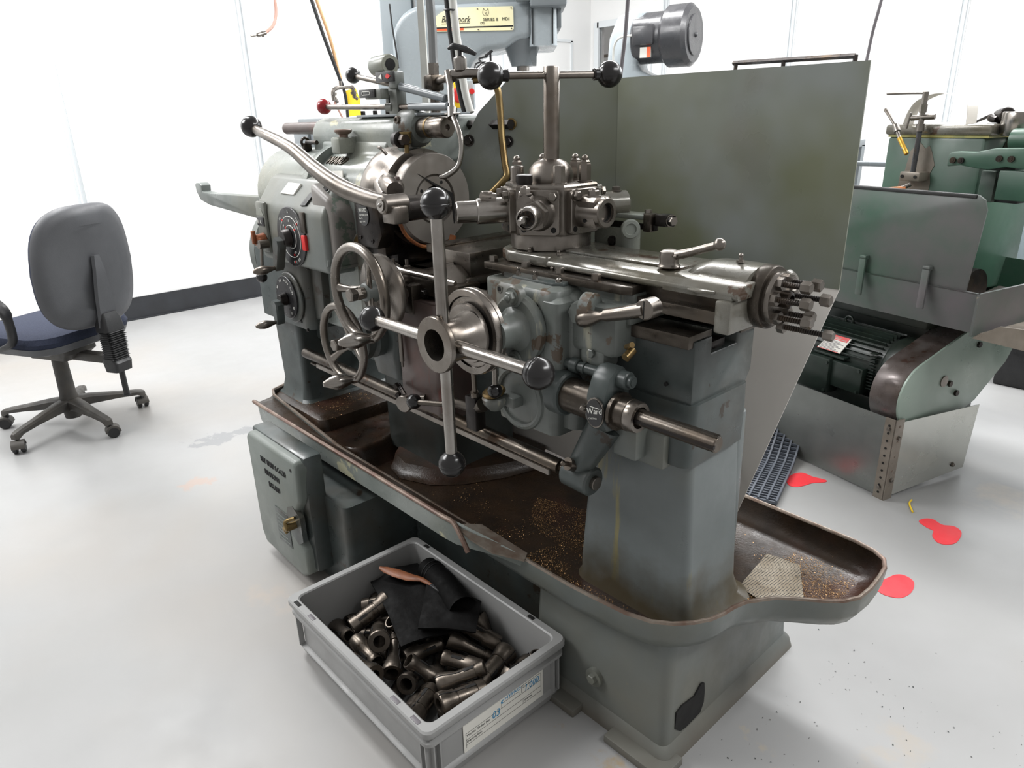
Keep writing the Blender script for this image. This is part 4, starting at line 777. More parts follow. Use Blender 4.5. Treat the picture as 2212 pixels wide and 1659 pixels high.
# station facing left front: bar stop in a round holder
o, c, d, s_ = holder(4, ((-1, 1), (1, 1)))
g = G(); g.cyl(c + d * .01, c + d * .075, .0265, n=36, bev=.002); part(g, 'tool_sleeve', 'bright', o); part(G().cyl(c + d * .07, c + d * .118, .0225, n=36, bev=.002), 'bar_stop', 'bright', o)
part(G().bolt(c + d * .05 + up * .026, (0, 0, 1), .0115, .014), 'clamp_bolt', 'steel', o); part(G().cyl(c + d * .035 + up * .02, c + d * .065 + up * .027, .016, .014), 'clamp_boss', 'steel', o)
# station 300: drill in a collet chuck
o, c, d, s_ = holder(5, ((1, 1),))
g = G(); g.lathe([(.038, 0), (.033, .006), (.030, .016), (.029, .030)], c + d * .010, d, 36); g.lathe([(.029, .03), (.029, .052)], c + d * .010, d, 6, ph=.3); part(g, 'chuck_body', 'steel', o)
g = G(); g.lathe([(.0215, 0), (.0225, .002), (.0225, .036), (.020, .04), (.0175, .041), (.0165, .034), (.0001, .034)], c + d * .062, d, 36); part(g, 'collet_nut', 'bright', o)
g = G(); g.lathe([(.0155, 0), (.0155, .003), (.006, .003)], c + d * .096, d, 32); part(g, 'collet_face', 'blued', o)
for i in range(9):
    a = 2 * math.pi * i / 9; p = c + d * .0985 + s_ * .0118 * math.cos(a) + up * .0118 * math.sin(a); part(G().cyl(p, p + d * .0012, .0024, n=8), 'collet_hole', 'hole', o)
g = G(); rings = []
for i in range(16):
    t = i / 15; tw = t * 3.4; rings.append([c + d * (.097 + .040 * t) + (s_ * math.cos(q + tw) + up * math.sin(q + tw)) * rr_ for q, rr_ in ((0, .0085), (.5, .0085), (1.0, .008), (1.5, .003), (2.0, .0032), (2.6, .0075), (3.14, .0085), (3.64, .0085), (4.14, .008), (4.64, .003), (5.14, .0032), (5.74, .0075))])
g.loft(rings); part(g, 'drill_bit', 'bright', o)
g = G(); g.prism([(0, 0), (.03, 0), (.03, .02), (0, .02)], 'X', 0, .02) if False else g.box(TX + .0, TX + .001, TY, TY + .001, TZ, TZ + .001)
g.bm.clear(); g.cyl(c + d * .018 - s_ * .020 + up * .022, c + d * .042 - s_ * .020 + up * .022, .018, .016); part(g, 'clamp_boss', 'steel', o)
part(G().bolt(c + d * .03 - s_ * .022 + up * .038, (0, 0, 1), .0105, .014, True, .004), 'clamp_bolt', 'steel', o)
# station 0: empty bored holder
o, c, d, s_ = holder(0, ((-1, 1),))
g = G(); g.lathe([(.030, -.045), (.030, .02), (.0275, .022), (.0195, .022), (.0185, .018), (.0185, -.02), (.0001, -.02)], c + d * .048, d, 44); g.box(0, 0.001, 0, .001, 0, .001); g.bm.verts.ensure_lookup_table()
part(g, 'boring_holder', 'steel', o) if False else None
g = G(); g.lathe([(.034, -.038), (.030, -.03), (.030, .02), (.0275, .022), (.0195, .022), (.0185, .018), (.0185, -.02), (.0001, -.02)], c + d * .048, d, 44)
rings = [[c + d * t + s_ * u + up * v for u, v in ((-.028, -.012), (-.02, -.03), (.02, -.03), (.028, -.012), (.028, .022), (.02, .030), (-.02, .030), (-.028, .022))] for t in (.008, .058)]
g.loft(rings); part(g, 'boring_holder', 'steel', o)
part(G().lathe([(.0186, 0), (.0186, .036), (.018, .036), (.018, .002), (.0001, .002)], c + d * .028, d, 36, caps=False), 'bore', 'hole', o)
part(G().cyl(c + d * .031, c + d * .0695, .0184, n=36, caps=True), 'bore', 'hole', o) if False else None
part(G().bolt(c + d * .038 + up * .030 - s_ * .006, (0, 0, 1), .0115, .013, True, .004), 'clamp_bolt', 'steel', o)
part(G().cyl(c + d * .035 - s_ * .029 - up * .015, c + d * .035 - s_ * .0275 - up * .015, .004, n=12), 'pin_hole', 'hole', o)
# station 60: pale tube, stations 120 and 180: plain holders
o, c, d, s_ = holder(1, ((-1, 1), (1, 1)), 'slide'); part(G().cyl(c + d * .01, c + d * .085, .028, n=40, bev=.003), 'tool_sleeve', 'slide', o); part(G().bolt(c + d * .06 + up * .027, (0, 0, 1), .009, .010), 'clamp_bolt', 'steel', o)
o, c, d, s_ = holder(2, ((-1, 1),)); part(G().cyl(c + d * .01, c + d * .05, .026, n=32, bev=.002), 'tool_sleeve', 'steel', o)
o, c, d, s_ = holder(3, ((1, 1), (-1, 1))); part(G().cyl(c + d * .01, c + d * .05, .024, n=32, bev=.002), 'tool_sleeve', 'steel', o)
# index arm with knurled knobs behind the turret
g = G(); g.prism([(-1.10, 1.215), (-.925, 1.225), (-.915, 1.235), (-.915, 1.262), (-.93, 1.27), (-1.10, 1.27)], 'Z', 1.078, 1.088, .003)
ia = part(g, 'index_arm', 'paint_pale')
part(G().box(-1.06, -.90, 1.228, 1.236, 1.058, 1.070), 'arm_rod', 'blued', ia)
part(G().box(-.925, -.905, 1.22, 1.25, 1.055, 1.092, .003), 'arm_block', 'oiled', ia)
part(G().box(-.90, -.873, 1.228, 1.255, 1.068, 1.092, .002).cyl((-.875, 1.24, 1.08), (-.862, 1.24, 1.08), .011, n=20).box(-.91, -.88, 1.235, 1.245, 1.072, 1.082), 'arm_end', 'blued', ia)
part(G().bolt((-.868, 1.24, 1.08), (1, -.5, 0), .0095, .012), 'arm_bolt', 'steel', ia); part(G().bolt((-.93, 1.245, 1.088), (0, 0, 1), .008, .010), 'arm_bolt', 'steel', ia)
part(G().cyl((-.975, 1.225, 1.063), (-.94, 1.195, 1.063), .007), 'knob_stem', 'oiled', ia); part(G().lathe([(.016, 0), (.0195, .003), (.0205, .013), (.018, .016), (.012, .0165), (.011, .014), (.0001, .014)], (-.944, 1.20, 1.063), (.78, -.62, 0), 32), 'knurled_knob', 'paint_pale', ia)
g = G(); g.stack([(-1.06, -.96, 1.215, 1.27, .96, .015), (-1.06, -.96, 1.215, 1.27, 1.058, .015)]); part(g, 'index_housing', 'paint_pale', ia); part(G().bolt((-1.0, 1.214, 1.03), (.3, -1, 0), .008, .008), 'arm_bolt', 'blued', ia)
# ---- cross slide between spindle and turret
g = G(); g.box(-1.40, -1.255, 1.02, 1.30, .945, 1.0, .002); g.box(-1.42, -1.24, 1.0, 1.25, .915, .946, .003)
cs = part(g, 'cross_slide', 'steel')
g = G(); g.box(-1.42, -1.37, 1.02, 1.32, .985, 1.004, .0015); part(g, 'tee_bar', 'oiled', cs)
part(G().cyl((-1.315, 1.02, .965), (-1.335, .995, .962), .009).box(-1.345, -1.32, .985, 1.0, .95, .975, .002), 'pin', 'steel', cs)
g = G(); g.box(-1.50, -1.22, .955, 1.02, .90, .94, .004); g.box(-1.46, -1.33, .955, .99, .94, .951, .002); g.box(-1.47, -1.40, .93, 1.0, .85, .93, .008); g.box(-1.40, -1.36, .925, .96, .855, .925, .005); part(g, 'carriage', 'oiled')
g = G(); g.box(-1.56, -1.17, .99, 1.2, .85, .93, .012); g.cyl((-1.5, .97, .935), (-1.48, .94, .92), .03); g.lathe([(.045, 0), (.04, .03), (.02, .06)], (-1.30, 1.0, .93), (1, -.2, -.3), 24); part(g, 'carriage', 'steel')
part(G().bolt((-1.385, .925, .905), (0, -1, 0), .0105, .013), 'bolt', 'steel'); part(G().bolt((-1.345, .955, .905), (0, -1, 0), .009, .01), 'bolt', 'blued')
# spanner lying on the carriage
g = G(); g.tube([(-1.46, .94, .955), (-1.43, .935, .955), (-1.38, .93, .955), (-1.27, .925, .957), (-1.22, .92, .957), (-1.185, .92, .958)], [.006, .0085, .0065, .006, .0095, .005], 10)
sp = g.build('spanner', 'steel'); tag(sp, 'steel spanner lying across the oily carriage in front of the chuck', 'spanner')
for x, y in ((-1.47, .955), (-1.435, .97)): part(G().cyl((x, y, .94), (x, y, .972), .0042).bolt((x, y, .95), (0, 0, 1), .009, .008), 'stud', 'steel')
# ---- apron: red oxide casting with handwheels
g = G(); g.stack([(-1.46, -1.28, .935, 1.05, .60, .02), (-1.45, -1.275, .93, 1.05, .70, .02), (-1.44, -1.27, .93, 1.05, .89, .02)], 6); ap = part(g, 'apron', 'redrust')
g = G(); g.stack([(-1.58, -1.46, .94, 1.06, .66, .02), (-1.60, -1.46, .935, 1.06, .72, .02), (-1.58, -1.45, .935, 1.06, .90, .02)], 6); g.cyl((-1.545, .95, .77), (-1.545, .90, .768), .055, n=36, bev=.01); part(g, 'apron_case', 'paint_dark', ap)
def handwheel(c, tilt, R_, r, a_spokes, grip_a, name, nutm='steel', dl=0):
    c = Vector(c); ax = Vector(tilt).normalized(); x, y, d = frame_of(ax)
    e1 = Vector((1, 0, 0)); e1 = (e1 - ax * e1.dot(ax)).normalized(); e2 = ax.cross(e1); e2 = e2 if e2.z > 0 else -e2
    g = G(); g.ring(c, ax, R_, r, 64, 14); w_ = part(g, name, 'bright' if False else 'steel', label=None)
    hub = c - ax * -.0 + Vector((0, .022, 0))
    part(G().cyl(hub + Vector((0, .02, 0)), hub + Vector((0, -.010, 0)), .026, .022, n=32, bev=.003), 'hub', 'paint', w_)
    for a in a_spokes:
        a = R(a); v = e1 * math.cos(a) + e2 * math.sin(a)
        g = G(); rings = []
        for i in range(7):
            t = i / 6; p = (hub + v * .018).lerp(c + v * (R_ - r * .5), t); sv = ax.cross(v)
            rings.append([p + sv * (.013 - .005 * math.sin(t * math.pi)) * math.cos(q) + ax * .006 * math.sin(q) for q in [2 * math.pi * j / 12 for j in range(12)]])
        g.loft(rings); part(g, 'spoke', 'steel', w_)
    part(G().cyl(hub, hub + Vector((0, -.022, 0)), .014, n=24).lathe([(.015, 0), (.015, .011), (.013, .013)], hub + Vector((0, -.020, 0)), (0, -1, 0), 6).lathe([(.0165, 0), (.0165, .013), (.014, .016), (.006, .016)], hub + Vector((0, -.034, 0)), (0, -1, 0), 6, ph=.3), 'hub_nut', nutm, w_)
    ga = R(grip_a); gp = c + (e1 * math.cos(ga) + e2 * math.sin(ga)) * R_
    part(G().lathe([(.009, -.004), (.0115, 0), (.0095, .008), (.0105, .016), (.0165, .030), (.0195, .044), (.0195, .054), (.014, .068), (.006, .084), (.0001, .0855)], gp, (-.28, -1, .0), 28), 'grip', 'bright', w_)
    return w_
wA = handwheel((-1.415, .82, .918), (.0, 1, 0), .106, .0115, (60, 180, 300), -62, 'handwheel')
g = G(); g.lathe([(.080, 0), (.086, .002), (.088, .006), (.088, .012), (.076, .014), (.070, .02), (.068, .03)], (-1.405, .868, .915), (0, 1, 0), 56); part(g, 'graduated_dial', 'steel', wA)
part(G().cyl((-1.415, .96, .918), (-1.415, .84, .918), .022, n=24), 'spindle', 'oiled', wA)
wB = handwheel((-1.545, .835, .768), (0, 1, 0), .095, .010, (100, 220, 340), -58, 'handwheel')
g = G(); g.lathe([(.05, 0), (.054, .003), (.054, .02), (.048, .022), (.046, .03)], (-1.545, .875, .768), (0, 1, 0), 48); part(g, 'graduated_dial', 'paint_dark', wB)
# stop screws, small ball lever and link at the foot of the apron
part(G().cyl((-1.38, .90, .636), (-1.375, .885, .636), .022, n=28, bev=.002).cyl((-1.375, .905, .64), (-1.34, .93, .645), .013), 'adjusting_knob', 'steel')
part(G().lathe([(.008, 0), (.008, .01)], (-1.43, .91, .665), (.3, -1, 0), 4).cyl((-1.41, .90, .65), (-1.405, .89, .65), .006).tube([(-1.44, .92, .66), (-1.40, .91, .645), (-1.37, .90, .635)], .006, 8), 'stop_screw', 'blued')
g = G(); g.cyl((-1.32, .885, .658), (-1.22, .91, .672), .0065); g.tube([(-1.24, .93, .67), (-1.20, .925, .675), (-1.14, .92, .685), (-1.11, .92, .70)], [.012, .011, .014, .016], 12); tl = part(g, 'engage_lever', 'oiled')
part(G().sphere((-1.325, .885, .658), .0185), 'ball', 'ball', tl)
part(G().box(-1.155, -1.12, .905, .935, .635, .715, .003), 'link_block', 'blued', tl); part(G().cyl((-1.12, .905, .785), (-1.13, .915, .72), .0055).cyl((-1.128, .912, .728), (-1.131, .916, .714), .009, .010), 'link_rod', 'steel', tl)
part(G().tube([(-1.56, .93, .70), (-1.56, .91, .66), (-1.555, .90, .62)], .0045, 8), 'feeler_rod', 'steel') if False else None
part(G().cyl((-1.415, .92, .81), (-1.415, .92, .73), .0055).cyl((-1.415, .92, .74), (-1.415, .92, .715), .003), 'oil_dipper', 'steel')
# ---- star handle
HX, HZ, HY = -1.012, .902, .745
g = G(); g.lathe([(.0285, .02), (.030, .0), (.052, 0), (.0535, .0025), (.0535, .009), (.044, .014), (.041, .022), (.040, .06), (.045, .075), (.048, .085)], (HX, HY - .016, HZ), (0, 1, 0), 56, caps=False)
g.lathe([(.0285, .018), (.0285, .075), (.0001, .075)], (HX, HY - .016, HZ), (0, 1, 0), 40, caps=False); sh_ = part(g, 'star_handle', 'steel', label='four-armed star handle on a steel hub')
part(G().cyl((HX, HY + .055, HZ), (HX, HY + .02, HZ), .009, n=20).sphere((HX, HY + .018, HZ), .0075), 'centre_bolt', 'oiled', sh_)
g = G(); g.lathe([(.050, 0), (.058, .002), (.060, .010)], (HX - .03, .826, HZ - .006), (0, 1, 0), 48); part(g, 'hub_shoulder', 'steel', sh_)
g = G(); g.lathe([(.072, -.004), (.084, -.006), (.086, -.003), (.086, .006), (.0845, .0072), (.0845, .009), (.086, .010), (.086, .018), (.082, .022), (.03, .022), (.03, .0), (.070, .0)], (HX - .033, .842, HZ - .006), (0, 1, 0), 64, caps=False); part(g, 'feed_dial', 'steel', sh_, label='broad brown-stained dial ring')
part(G().cyl((HX - .03, .92, HZ - .006), (HX - .03, .86, HZ - .006), .030, n=32), 'spindle', 'paint_worn', sh_)
hc = Vector((HX, HY + .008, HZ))
for d in ((0, 0, 1), (0, 0, -1), (-1, 0, 0), (1, 0, 0)):
    d = Vector(d); L_ = .222 if d.x == 0 else .218
    part(G().lathe([(.0125, .03), (.0115, L_), (.0105, L_ + .01)], hc, d, 24), 'arm', 'bright', sh_)
    b_ = hc + d * (L_ + .028); g = G(); x, y, _ = frame_of(d)
    pr_ = [(.012, -.0255)] + [(.0272 * math.sin(R(a)), -.0272 * math.cos(R(a))) for a in (28, 42, 56, 70, 80)] + [(.0272, -.0012), (.0266, 0), (.0272, .0012)] + [(.0272 * math.sin(R(a)), -.0272 * math.cos(R(a))) for a in (100, 115, 130, 145, 160, 172, 179)]
    g.lathe(pr_, b_, d, 32); part(g, 'ball', 'ball', sh_)
# ---- brass swarf scattered over the tray: uncountable
def swarf(name, n, region, seed, label, m='swarf', s0=.0009, s1=.0022):
    rnd = random.Random(seed); g = bmesh.new(); k_ = 0
    while k_ < n:
        r = region(rnd)
        if r is None: continue
        x, y, z = r; a = rnd.random() * 6.28; s = s0 + (s1 - s0) * rnd.random() ** 2; t = rnd.uniform(-.6, .6)
        ux, uy = math.cos(a) * s, math.sin(a) * s; vx, vy = -math.sin(a) * s * .45, math.cos(a) * s * .45
        vs = [g.verts.new((x + ux, y + uy, z + s * (.6 + t))), g.verts.new((x - ux, y - uy, z + .0002)), g.verts.new((x + vx, y + vy, z + .0004)), g.verts.new((x - vx, y - vy, z + s * .8))]
        g.faces.new((vs[0], vs[2], vs[1])); g.faces.new((vs[0], vs[1], vs[3])); k_ += 1
    me = bpy.data.meshes.new(name); g.transform(Matrix.Identity(4)); g.to_mesh(me); g.free(); me.materials.append(M[m])
    o = bpy.data.objects.new(name, me); COL.objects.link(o); o['kind'] = 'stuff'; tag(o, label, 'swarf'); return o
def inpoly(x, y, poly):
    c = False; n = len(poly)
    for i in range(n):
        x1, y1 = poly[i - 1]; x2, y2 = poly[i]
        if (y1 > y) != (y2 > y) and x < (x2 - x1) * (y - y1) / (y2 - y1) + x1: c = not c
    return c
ipoly = [(p.x, p.y) for p in inset(front, .055)]
from mathutils import noise as mn
def reg(rnd):
    x = rnd.uniform(-1.75, -.41); y = rnd.uniform(.93, 1.5)
    if not inpoly(x, y, ipoly) or (x < -1.62 and y > .9) or (-.95 < x < -.61 and 1.01 < y < 1.26): return None
    if x < -1.1 and y > 1.12 + (x + 1.6) * .25: return None
    d = mn.noise(Vector((x * 9, y * 9, 3.1))) * .5 + .5 + .25 * mn.noise(Vector((x * 30, y * 30, 1)))
    near = .85 if (x > -.62) else .36
    if (Vector((x, y)) - Vector((-.93, 1.0))).length < .13: near = 1.0
    if (Vector((x, y)) - Vector((-1.05, 1.28))).length < .2: near = .9
    if d * near < rnd.random() * .62 + .18: return None
    return x, y, .3015
swarf('brass_swarf', 17000, reg, 3, 'fine brass swarf scattered over the oily lathe tray', s0=.0006, s1=.0018)
def reg2(rnd):
    x = rnd.uniform(-2.18, -1.93); y = rnd.uniform(.97, 1.4)
    if -2.27 < x < -1.93 and y > 1.3: return None
    return (x, y, .3985) if mn.noise(Vector((x * 12, y * 12, 7))) > rnd.uniform(-.1, .5) else None
swarf('brass_swarf', 900, reg2, 5, 'brass swarf on the raised shelf below the gear box')
def reg3(rnd):
    x = rnd.uniform(-.6, .15); y = rnd.uniform(.75, 2.0)
    if (x > -.55 and .9 < y < 1.6 and rnd.random() < .25) or rnd.random() < .03: return x, y, .0005
    return None
swarf('floor_debris', 260, reg3, 9, 'tiny dark chips on the floor beside the lathe base', 'paint_dark', .001, .003)
# ================================================================ crate of collets
CR = thing('storage_crate', 'grey plastic stacking crate full of collets on the floor in front of the lathe', 'crate', (-1.2, .768, 0), -.3)
def cpart(g, n, m, p=None, **k): return g.build(n, m, p or CR, world=False, **k)
hx, hy = .300, .200
g = G()
def rr(e, z, r=.018): return g.rrect(-hx + e, hx - e, -hy + e, hy - e, z, r, 5)
# outer skin: foot, plinth flange, wall, lower rim flange, upper rim, then inside
g.loft([rr(.030, .0), rr(.018, .004), rr(.012, .022), rr(.010, .028), rr(.016, .030), rr(.020, .034), rr(.020, .118), rr(.008, .122), rr(.004, .126), rr(.004, .134), rr(.014, .137), rr(.012, .146), rr(.002, .150), rr(.0, .154), rr(.0, .166), rr(.003, .170), rr(.019, .170), rr(.022, .167), rr(.026, .020), rr(.040, .012)])
cb = cpart(g, 'crate_body', 'crate', smooth=35)
for x in (-.275, .262, .279): cpart(G().box(x - .0015, x + .0015, -hy + .008, -hy + .022, .03, .122), 'rib', 'crate')
for y in (-.178, -.163, .163, .178): cpart(G().box(hx - .022, hx - .008, y - .0015, y + .0015, .03, .122), 'rib', 'crate'); cpart(G().box(-hx + .008, -hx + .022, y - .0015, y + .0015, .03, .122), 'rib', 'crate')
for sx in (-1, 1):
    for x in (.18, .252): cpart(G().box(sx * (hx - .004) - .005, sx * (hx - .004) + .005, -.01, .01, .1698, .1706) if False else G().box(sx * x - .013, sx * x + .013, -hy + .005, -hy + .015, .1696, .1706, .001), 'rim_slot', 'hole' if sx < 0 and x > .2 else 'cable')
cpart(G().box(.18, .20, hy - .016, hy - .006, .1696, .1706, .001), 'rim_slot', 'hole'); cpart(G().box(-.24, -.22, hy - .016, hy - .006, .1696, .1706, .001), 'rim_slot', 'hole')
# job card on the short side facing the camera's right
lbx = hx - .0185
lb_ = cpart(G().box(lbx, lbx + .001, -.098, .135, .035, .112), 'job_label', 'white', label='white job card with blue handwriting', smooth=0)
def ct(s, size, y, z, m='ink', sx=1, shear=0, ext=.0002, rot=0): return text(s, size, (lbx + .0012, y, z), (0, 1, rot), (0, 0, 1), m, lb_, ext, sx=sx, shear=shear, world=False)
def cl_(y0, y1, z0, z1): cpart(G().box(lbx + .001, lbx + .0014, y0, y1, z0, z1), 'printed_line', 'ink', lb_, smooth=0)
for z in (.052, .066, .083): cl_(-.092, .128, z, z + .0006)
for y0, y1, z0, z1 in ((-.092, -.0914, .045, .083), (.128, .1286, .052, .104), (.068, .0686, .086, .104), (.068, .128, .104, .1046), (.008, .0086, .083, .095), (.06, .0606, .083, .095), (.008, .06, .095, .0956), (.072, .0726, .055, .066)): cl_(y0, y1, z0, z1)
ct('Works Order No', .0088, -.09, .0735); ct('Description', .0088, -.09, .0575); ct('Quantity', .0072, .072, .0965); ct('Quantity', .0066, .076, .058)
ct('HYPRO', .0125, .018, .0985, 'inkblue', 1.2); cpart(G().prism([(.006, .099), (.0105, .1035), (.0155, .1035), (.011, .099), (.0155, .0945), (.0105, .0945)], 'X', lbx + .001, lbx + .0014), 'printed_mark', 'inkblue', lb_, smooth=0)
ct('03', .026, -.020, .071, 'inkblue', .9, .2, .0003); ct('1,000', .024, .076, .084, 'inkblue', .85, .2, .0003)
# collets
COLLETS = []
COLLETS = [
(0, [0.987,0.141,0.08,-1.2743,0.141,-0.99,0.011,0.8158,0.081,0.0,-0.997,0.0328]),
(2, [-0.034,-0.622,-0.782,-0.949,-0.999,0.047,0.006,0.6976,0.033,0.782,-0.623,0.0325]),
(1, [-0.878,-0.157,0.453,-1.092,-0.475,0.168,-0.864,0.8352,0.059,-0.973,-0.222,0.0363]),
(1, [0.356,-0.599,-0.717,-1.0939,-0.933,-0.179,-0.314,0.6627,0.059,0.78,-0.622,0.0363]),
(1, [0.15,0.989,0.009,-1.3991,0.987,-0.15,0.059,0.8032,0.059,-0.0,-0.998,0.0363]),
(1, [0.998,0.06,0.008,-1.3462,0.0,-0.13,0.991,0.9126,0.06,-0.99,-0.13,0.0367]),
(0, [-0.805,0.56,-0.197,-1.0347,-0.588,-0.707,0.393,0.816,0.081,0.433,0.898,0.0328]),
(1, [0.12,-0.993,-0.007,-1.2362,0.991,0.12,-0.059,0.7361,0.059,0.0,0.998,0.0363]),
(0, [-0.956,-0.282,-0.08,-1.2979,-0.281,0.959,-0.017,0.6487,0.081,0.007,-0.997,0.0328]),
(1, [0.095,-0.995,-0.006,-1.4393,0.994,0.095,-0.059,0.8807,0.059,0.0,0.998,0.0363]),
(1, [0.827,0.495,-0.267,-1.3527,0.559,-0.672,0.486,0.7389,0.061,-0.551,-0.832,0.0368]),
(1, [0.934,-0.294,-0.203,-1.4117,0.059,-0.433,0.899,0.6203,-0.352,-0.852,-0.387,0.0576]),
(0, [-0.915,0.401,-0.047,-1.2554,-0.379,-0.812,0.444,0.8742,0.14,0.424,0.895,0.036]),
(0, [-0.04,0.81,-0.585,-0.9509,-0.002,-0.585,-0.811,0.915,-0.999,-0.031,0.025,0.0694]),
(1, [0.888,-0.324,0.325,-1.3257,0.455,0.531,-0.715,0.6976,0.059,0.783,0.619,0.0363]),
(0, [0.081,0.774,0.628,-1.4512,-0.993,0.01,0.116,0.7583,0.083,-0.633,0.769,0.0333]),
(0, [-0.812,0.24,-0.532,-1.1656,0.415,0.879,-0.236,0.8942,0.411,-0.412,-0.813,0.0501]),
(1, [-0.608,0.212,-0.765,-0.9796,-0.792,-0.09,0.604,0.7994,0.059,0.973,0.222,0.0363]),
(0, [-0.898,-0.139,-0.416,-1.4103,0.158,-0.987,-0.01,0.6675,-0.41,-0.075,0.909,0.0578]),
(0, [-0.913,-0.039,0.406,-1.0269,0.399,-0.286,0.871,0.8946,0.082,0.957,0.277,0.033]),
(1, [0.865,-0.271,0.422,-1.0595,-0.498,-0.564,0.659,0.7319,0.059,-0.78,-0.623,0.0363]),
(1, [-0.218,0.42,-0.881,-1.0267,0.969,0.2,-0.144,0.8497,0.116,-0.885,-0.451,0.0779]),
(0, [0.568,0.822,-0.046,-1.1606,-0.819,0.57,0.067,0.6565,0.081,0.0,0.997,0.0328]),
(0, [0.778,0.628,0.037,-1.2274,-0.624,0.777,-0.082,0.7034,-0.08,0.041,0.996,0.0772]),
(0, [-0.327,0.872,0.365,-0.9919,-0.929,-0.227,-0.291,0.6892,-0.171,-0.435,0.884,0.0458]),
(0, [0.995,-0.093,0.045,-1.2335,0.081,0.432,-0.898,0.6168,0.065,0.897,0.438,0.0342]),
(0, [-0.661,0.598,-0.453,-1.1286,-0.083,0.542,0.836,0.9188,0.745,0.591,-0.309,0.0652]),
(2, [-0.997,-0.046,-0.054,-1.3025,0.013,0.629,-0.777,0.6664,0.07,-0.776,-0.627,0.0705]),
(1, [-0.256,0.922,-0.292,-1.3306,0.889,0.105,-0.445,0.829,-0.38,-0.374,-0.846,0.0665]),
(2, [-0.207,-0.609,-0.766,-1.1976,-0.978,0.11,0.177,0.7618,-0.024,0.786,-0.618,0.0691]),
(1, [-0.247,0.836,-0.49,-1.2024,0.034,0.513,0.858,0.8597,0.968,0.195,-0.155,0.0719]),
(0, [0.081,0.434,0.897,-1.4512,0.976,-0.216,0.016,0.843,0.2,0.875,-0.441,0.0768]),
(0, [-0.675,-0.209,0.708,-1.2765,0.716,-0.419,0.559,0.8764,0.18,0.884,0.432,0.0832]),
(2, [-0.205,0.969,0.136,-0.9907,0.961,0.226,-0.162,0.8961,-0.187,0.097,-0.977,0.0661]),
(2, [0.599,0.769,0.224,-1.3769,0.791,-0.524,-0.316,0.7615,-0.126,0.366,-0.922,0.0674]),
(0, [0.506,-0.383,-0.773,-1.1629,-0.779,0.182,-0.6,0.7173,0.37,0.906,-0.207,0.048]),
(0, [-0.081,0.432,0.898,-0.9488,0.749,-0.568,0.341,0.8048,0.657,0.701,-0.278,0.0784]),
(1, [-0.21,0.49,-0.846,-0.9992,-0.974,-0.032,0.223,0.7305,0.082,0.871,0.484,0.0897]),
(1, [0.974,0.226,0.004,-1.2414,-0.005,0.002,1.0,0.6231,0.226,-0.974,0.003,0.0783]),
(0, [-0.782,0.548,-0.297,-1.1244,-0.504,-0.274,0.819,0.8572,0.368,0.79,0.49,0.0688]),
(1, [0.468,-0.862,0.196,-1.0543,-0.877,-0.48,-0.017,0.6587,0.109,-0.164,-0.98,0.0733]),
(2, [0.0,-0.651,0.759,-0.9534,-0.0,-0.759,-0.651,0.6183,1.0,0.0,-0.0,0.0685]),
(0, [0.725,0.576,0.376,-1.164,-0.679,0.511,0.527,0.7857,0.112,-0.638,0.762,0.0349]),
(1, [0.615,0.733,-0.293,-1.4068,0.772,-0.483,0.413,0.7914,0.162,-0.48,-0.862,0.0836]),
(2, [0.871,-0.036,0.489,-1.0858,0.484,0.233,-0.844,0.8097,-0.083,0.972,0.221,0.0749]),
(2, [0.806,0.38,-0.455,-1.1092,0.45,-0.891,0.054,0.8907,-0.385,-0.248,-0.889,0.0938]),
(1, [-0.061,-0.177,-0.982,-0.9529,-0.996,-0.048,0.07,0.6971,-0.059,0.983,-0.173,0.0837]),
(2, [0.08,0.992,0.093,-1.2816,0.493,0.041,-0.869,0.7672,-0.867,0.115,-0.486,0.0746]),
(2, [0.436,-0.155,0.886,-1.1175,0.552,0.824,-0.128,0.7213,-0.711,0.545,0.445,0.0832]),
(1, [0.795,-0.031,0.606,-1.292,-0.455,-0.691,0.562,0.7046,0.401,-0.722,-0.563,0.0965]),
(0, [-0.55,0.304,-0.778,-1.0372,-0.778,-0.524,0.345,0.762,-0.303,0.795,0.525,0.1002]),
(1, [0.116,-0.912,-0.392,-1.368,0.944,0.223,-0.241,0.7286,0.307,-0.343,0.888,0.1055])]
def collet_mesh(kind):
    g = G(); n = 32
    if kind == 0: prof = [(.0120, 0), (.0138, .0015), (.0138, .014), (.0116, .0145), (.0116, .018), (.0126, .0185), (.0126, .055), (.0155, .066), (.0205, .084), (.0205, .092), (.0195, .094), (.0125, .094), (.0115, .05), (.0105, 0)]
    elif kind == 1: prof = [(.0165, 0), (.0178, .0015), (.0178, .018), (.0158, .0185), (.0158, .021), (.0168, .0215), (.0168, .058), (.0156, .0585), (.0156, .062), (.0188, .0625), (.0188, .072), (.0225, .082), (.0225, .092), (.021, .094), (.012, .094), (.0135, .05), (.0145, 0)]
    else: prof = [(.0145, 0), (.0155, .002), (.0155, .010), (.0135, .014), (.0135, .045), (.0170, .050), (.0170, .078), (.0155, .082), (.009, .082), (.010, .04), (.0125, 0)]
    x, y, d = frame_of((1, 0, 0)); rings = []
    for r, h in [(r_ * 1.2, h_ * 1.2) for r_, h_ in prof]: rings.append([Vector((h - .0564, r * math.cos(2 * math.pi * i / n), r * math.sin(2 * math.pi * i / n))) for i in range(n)])
    g.loft(rings, closed=True); return g
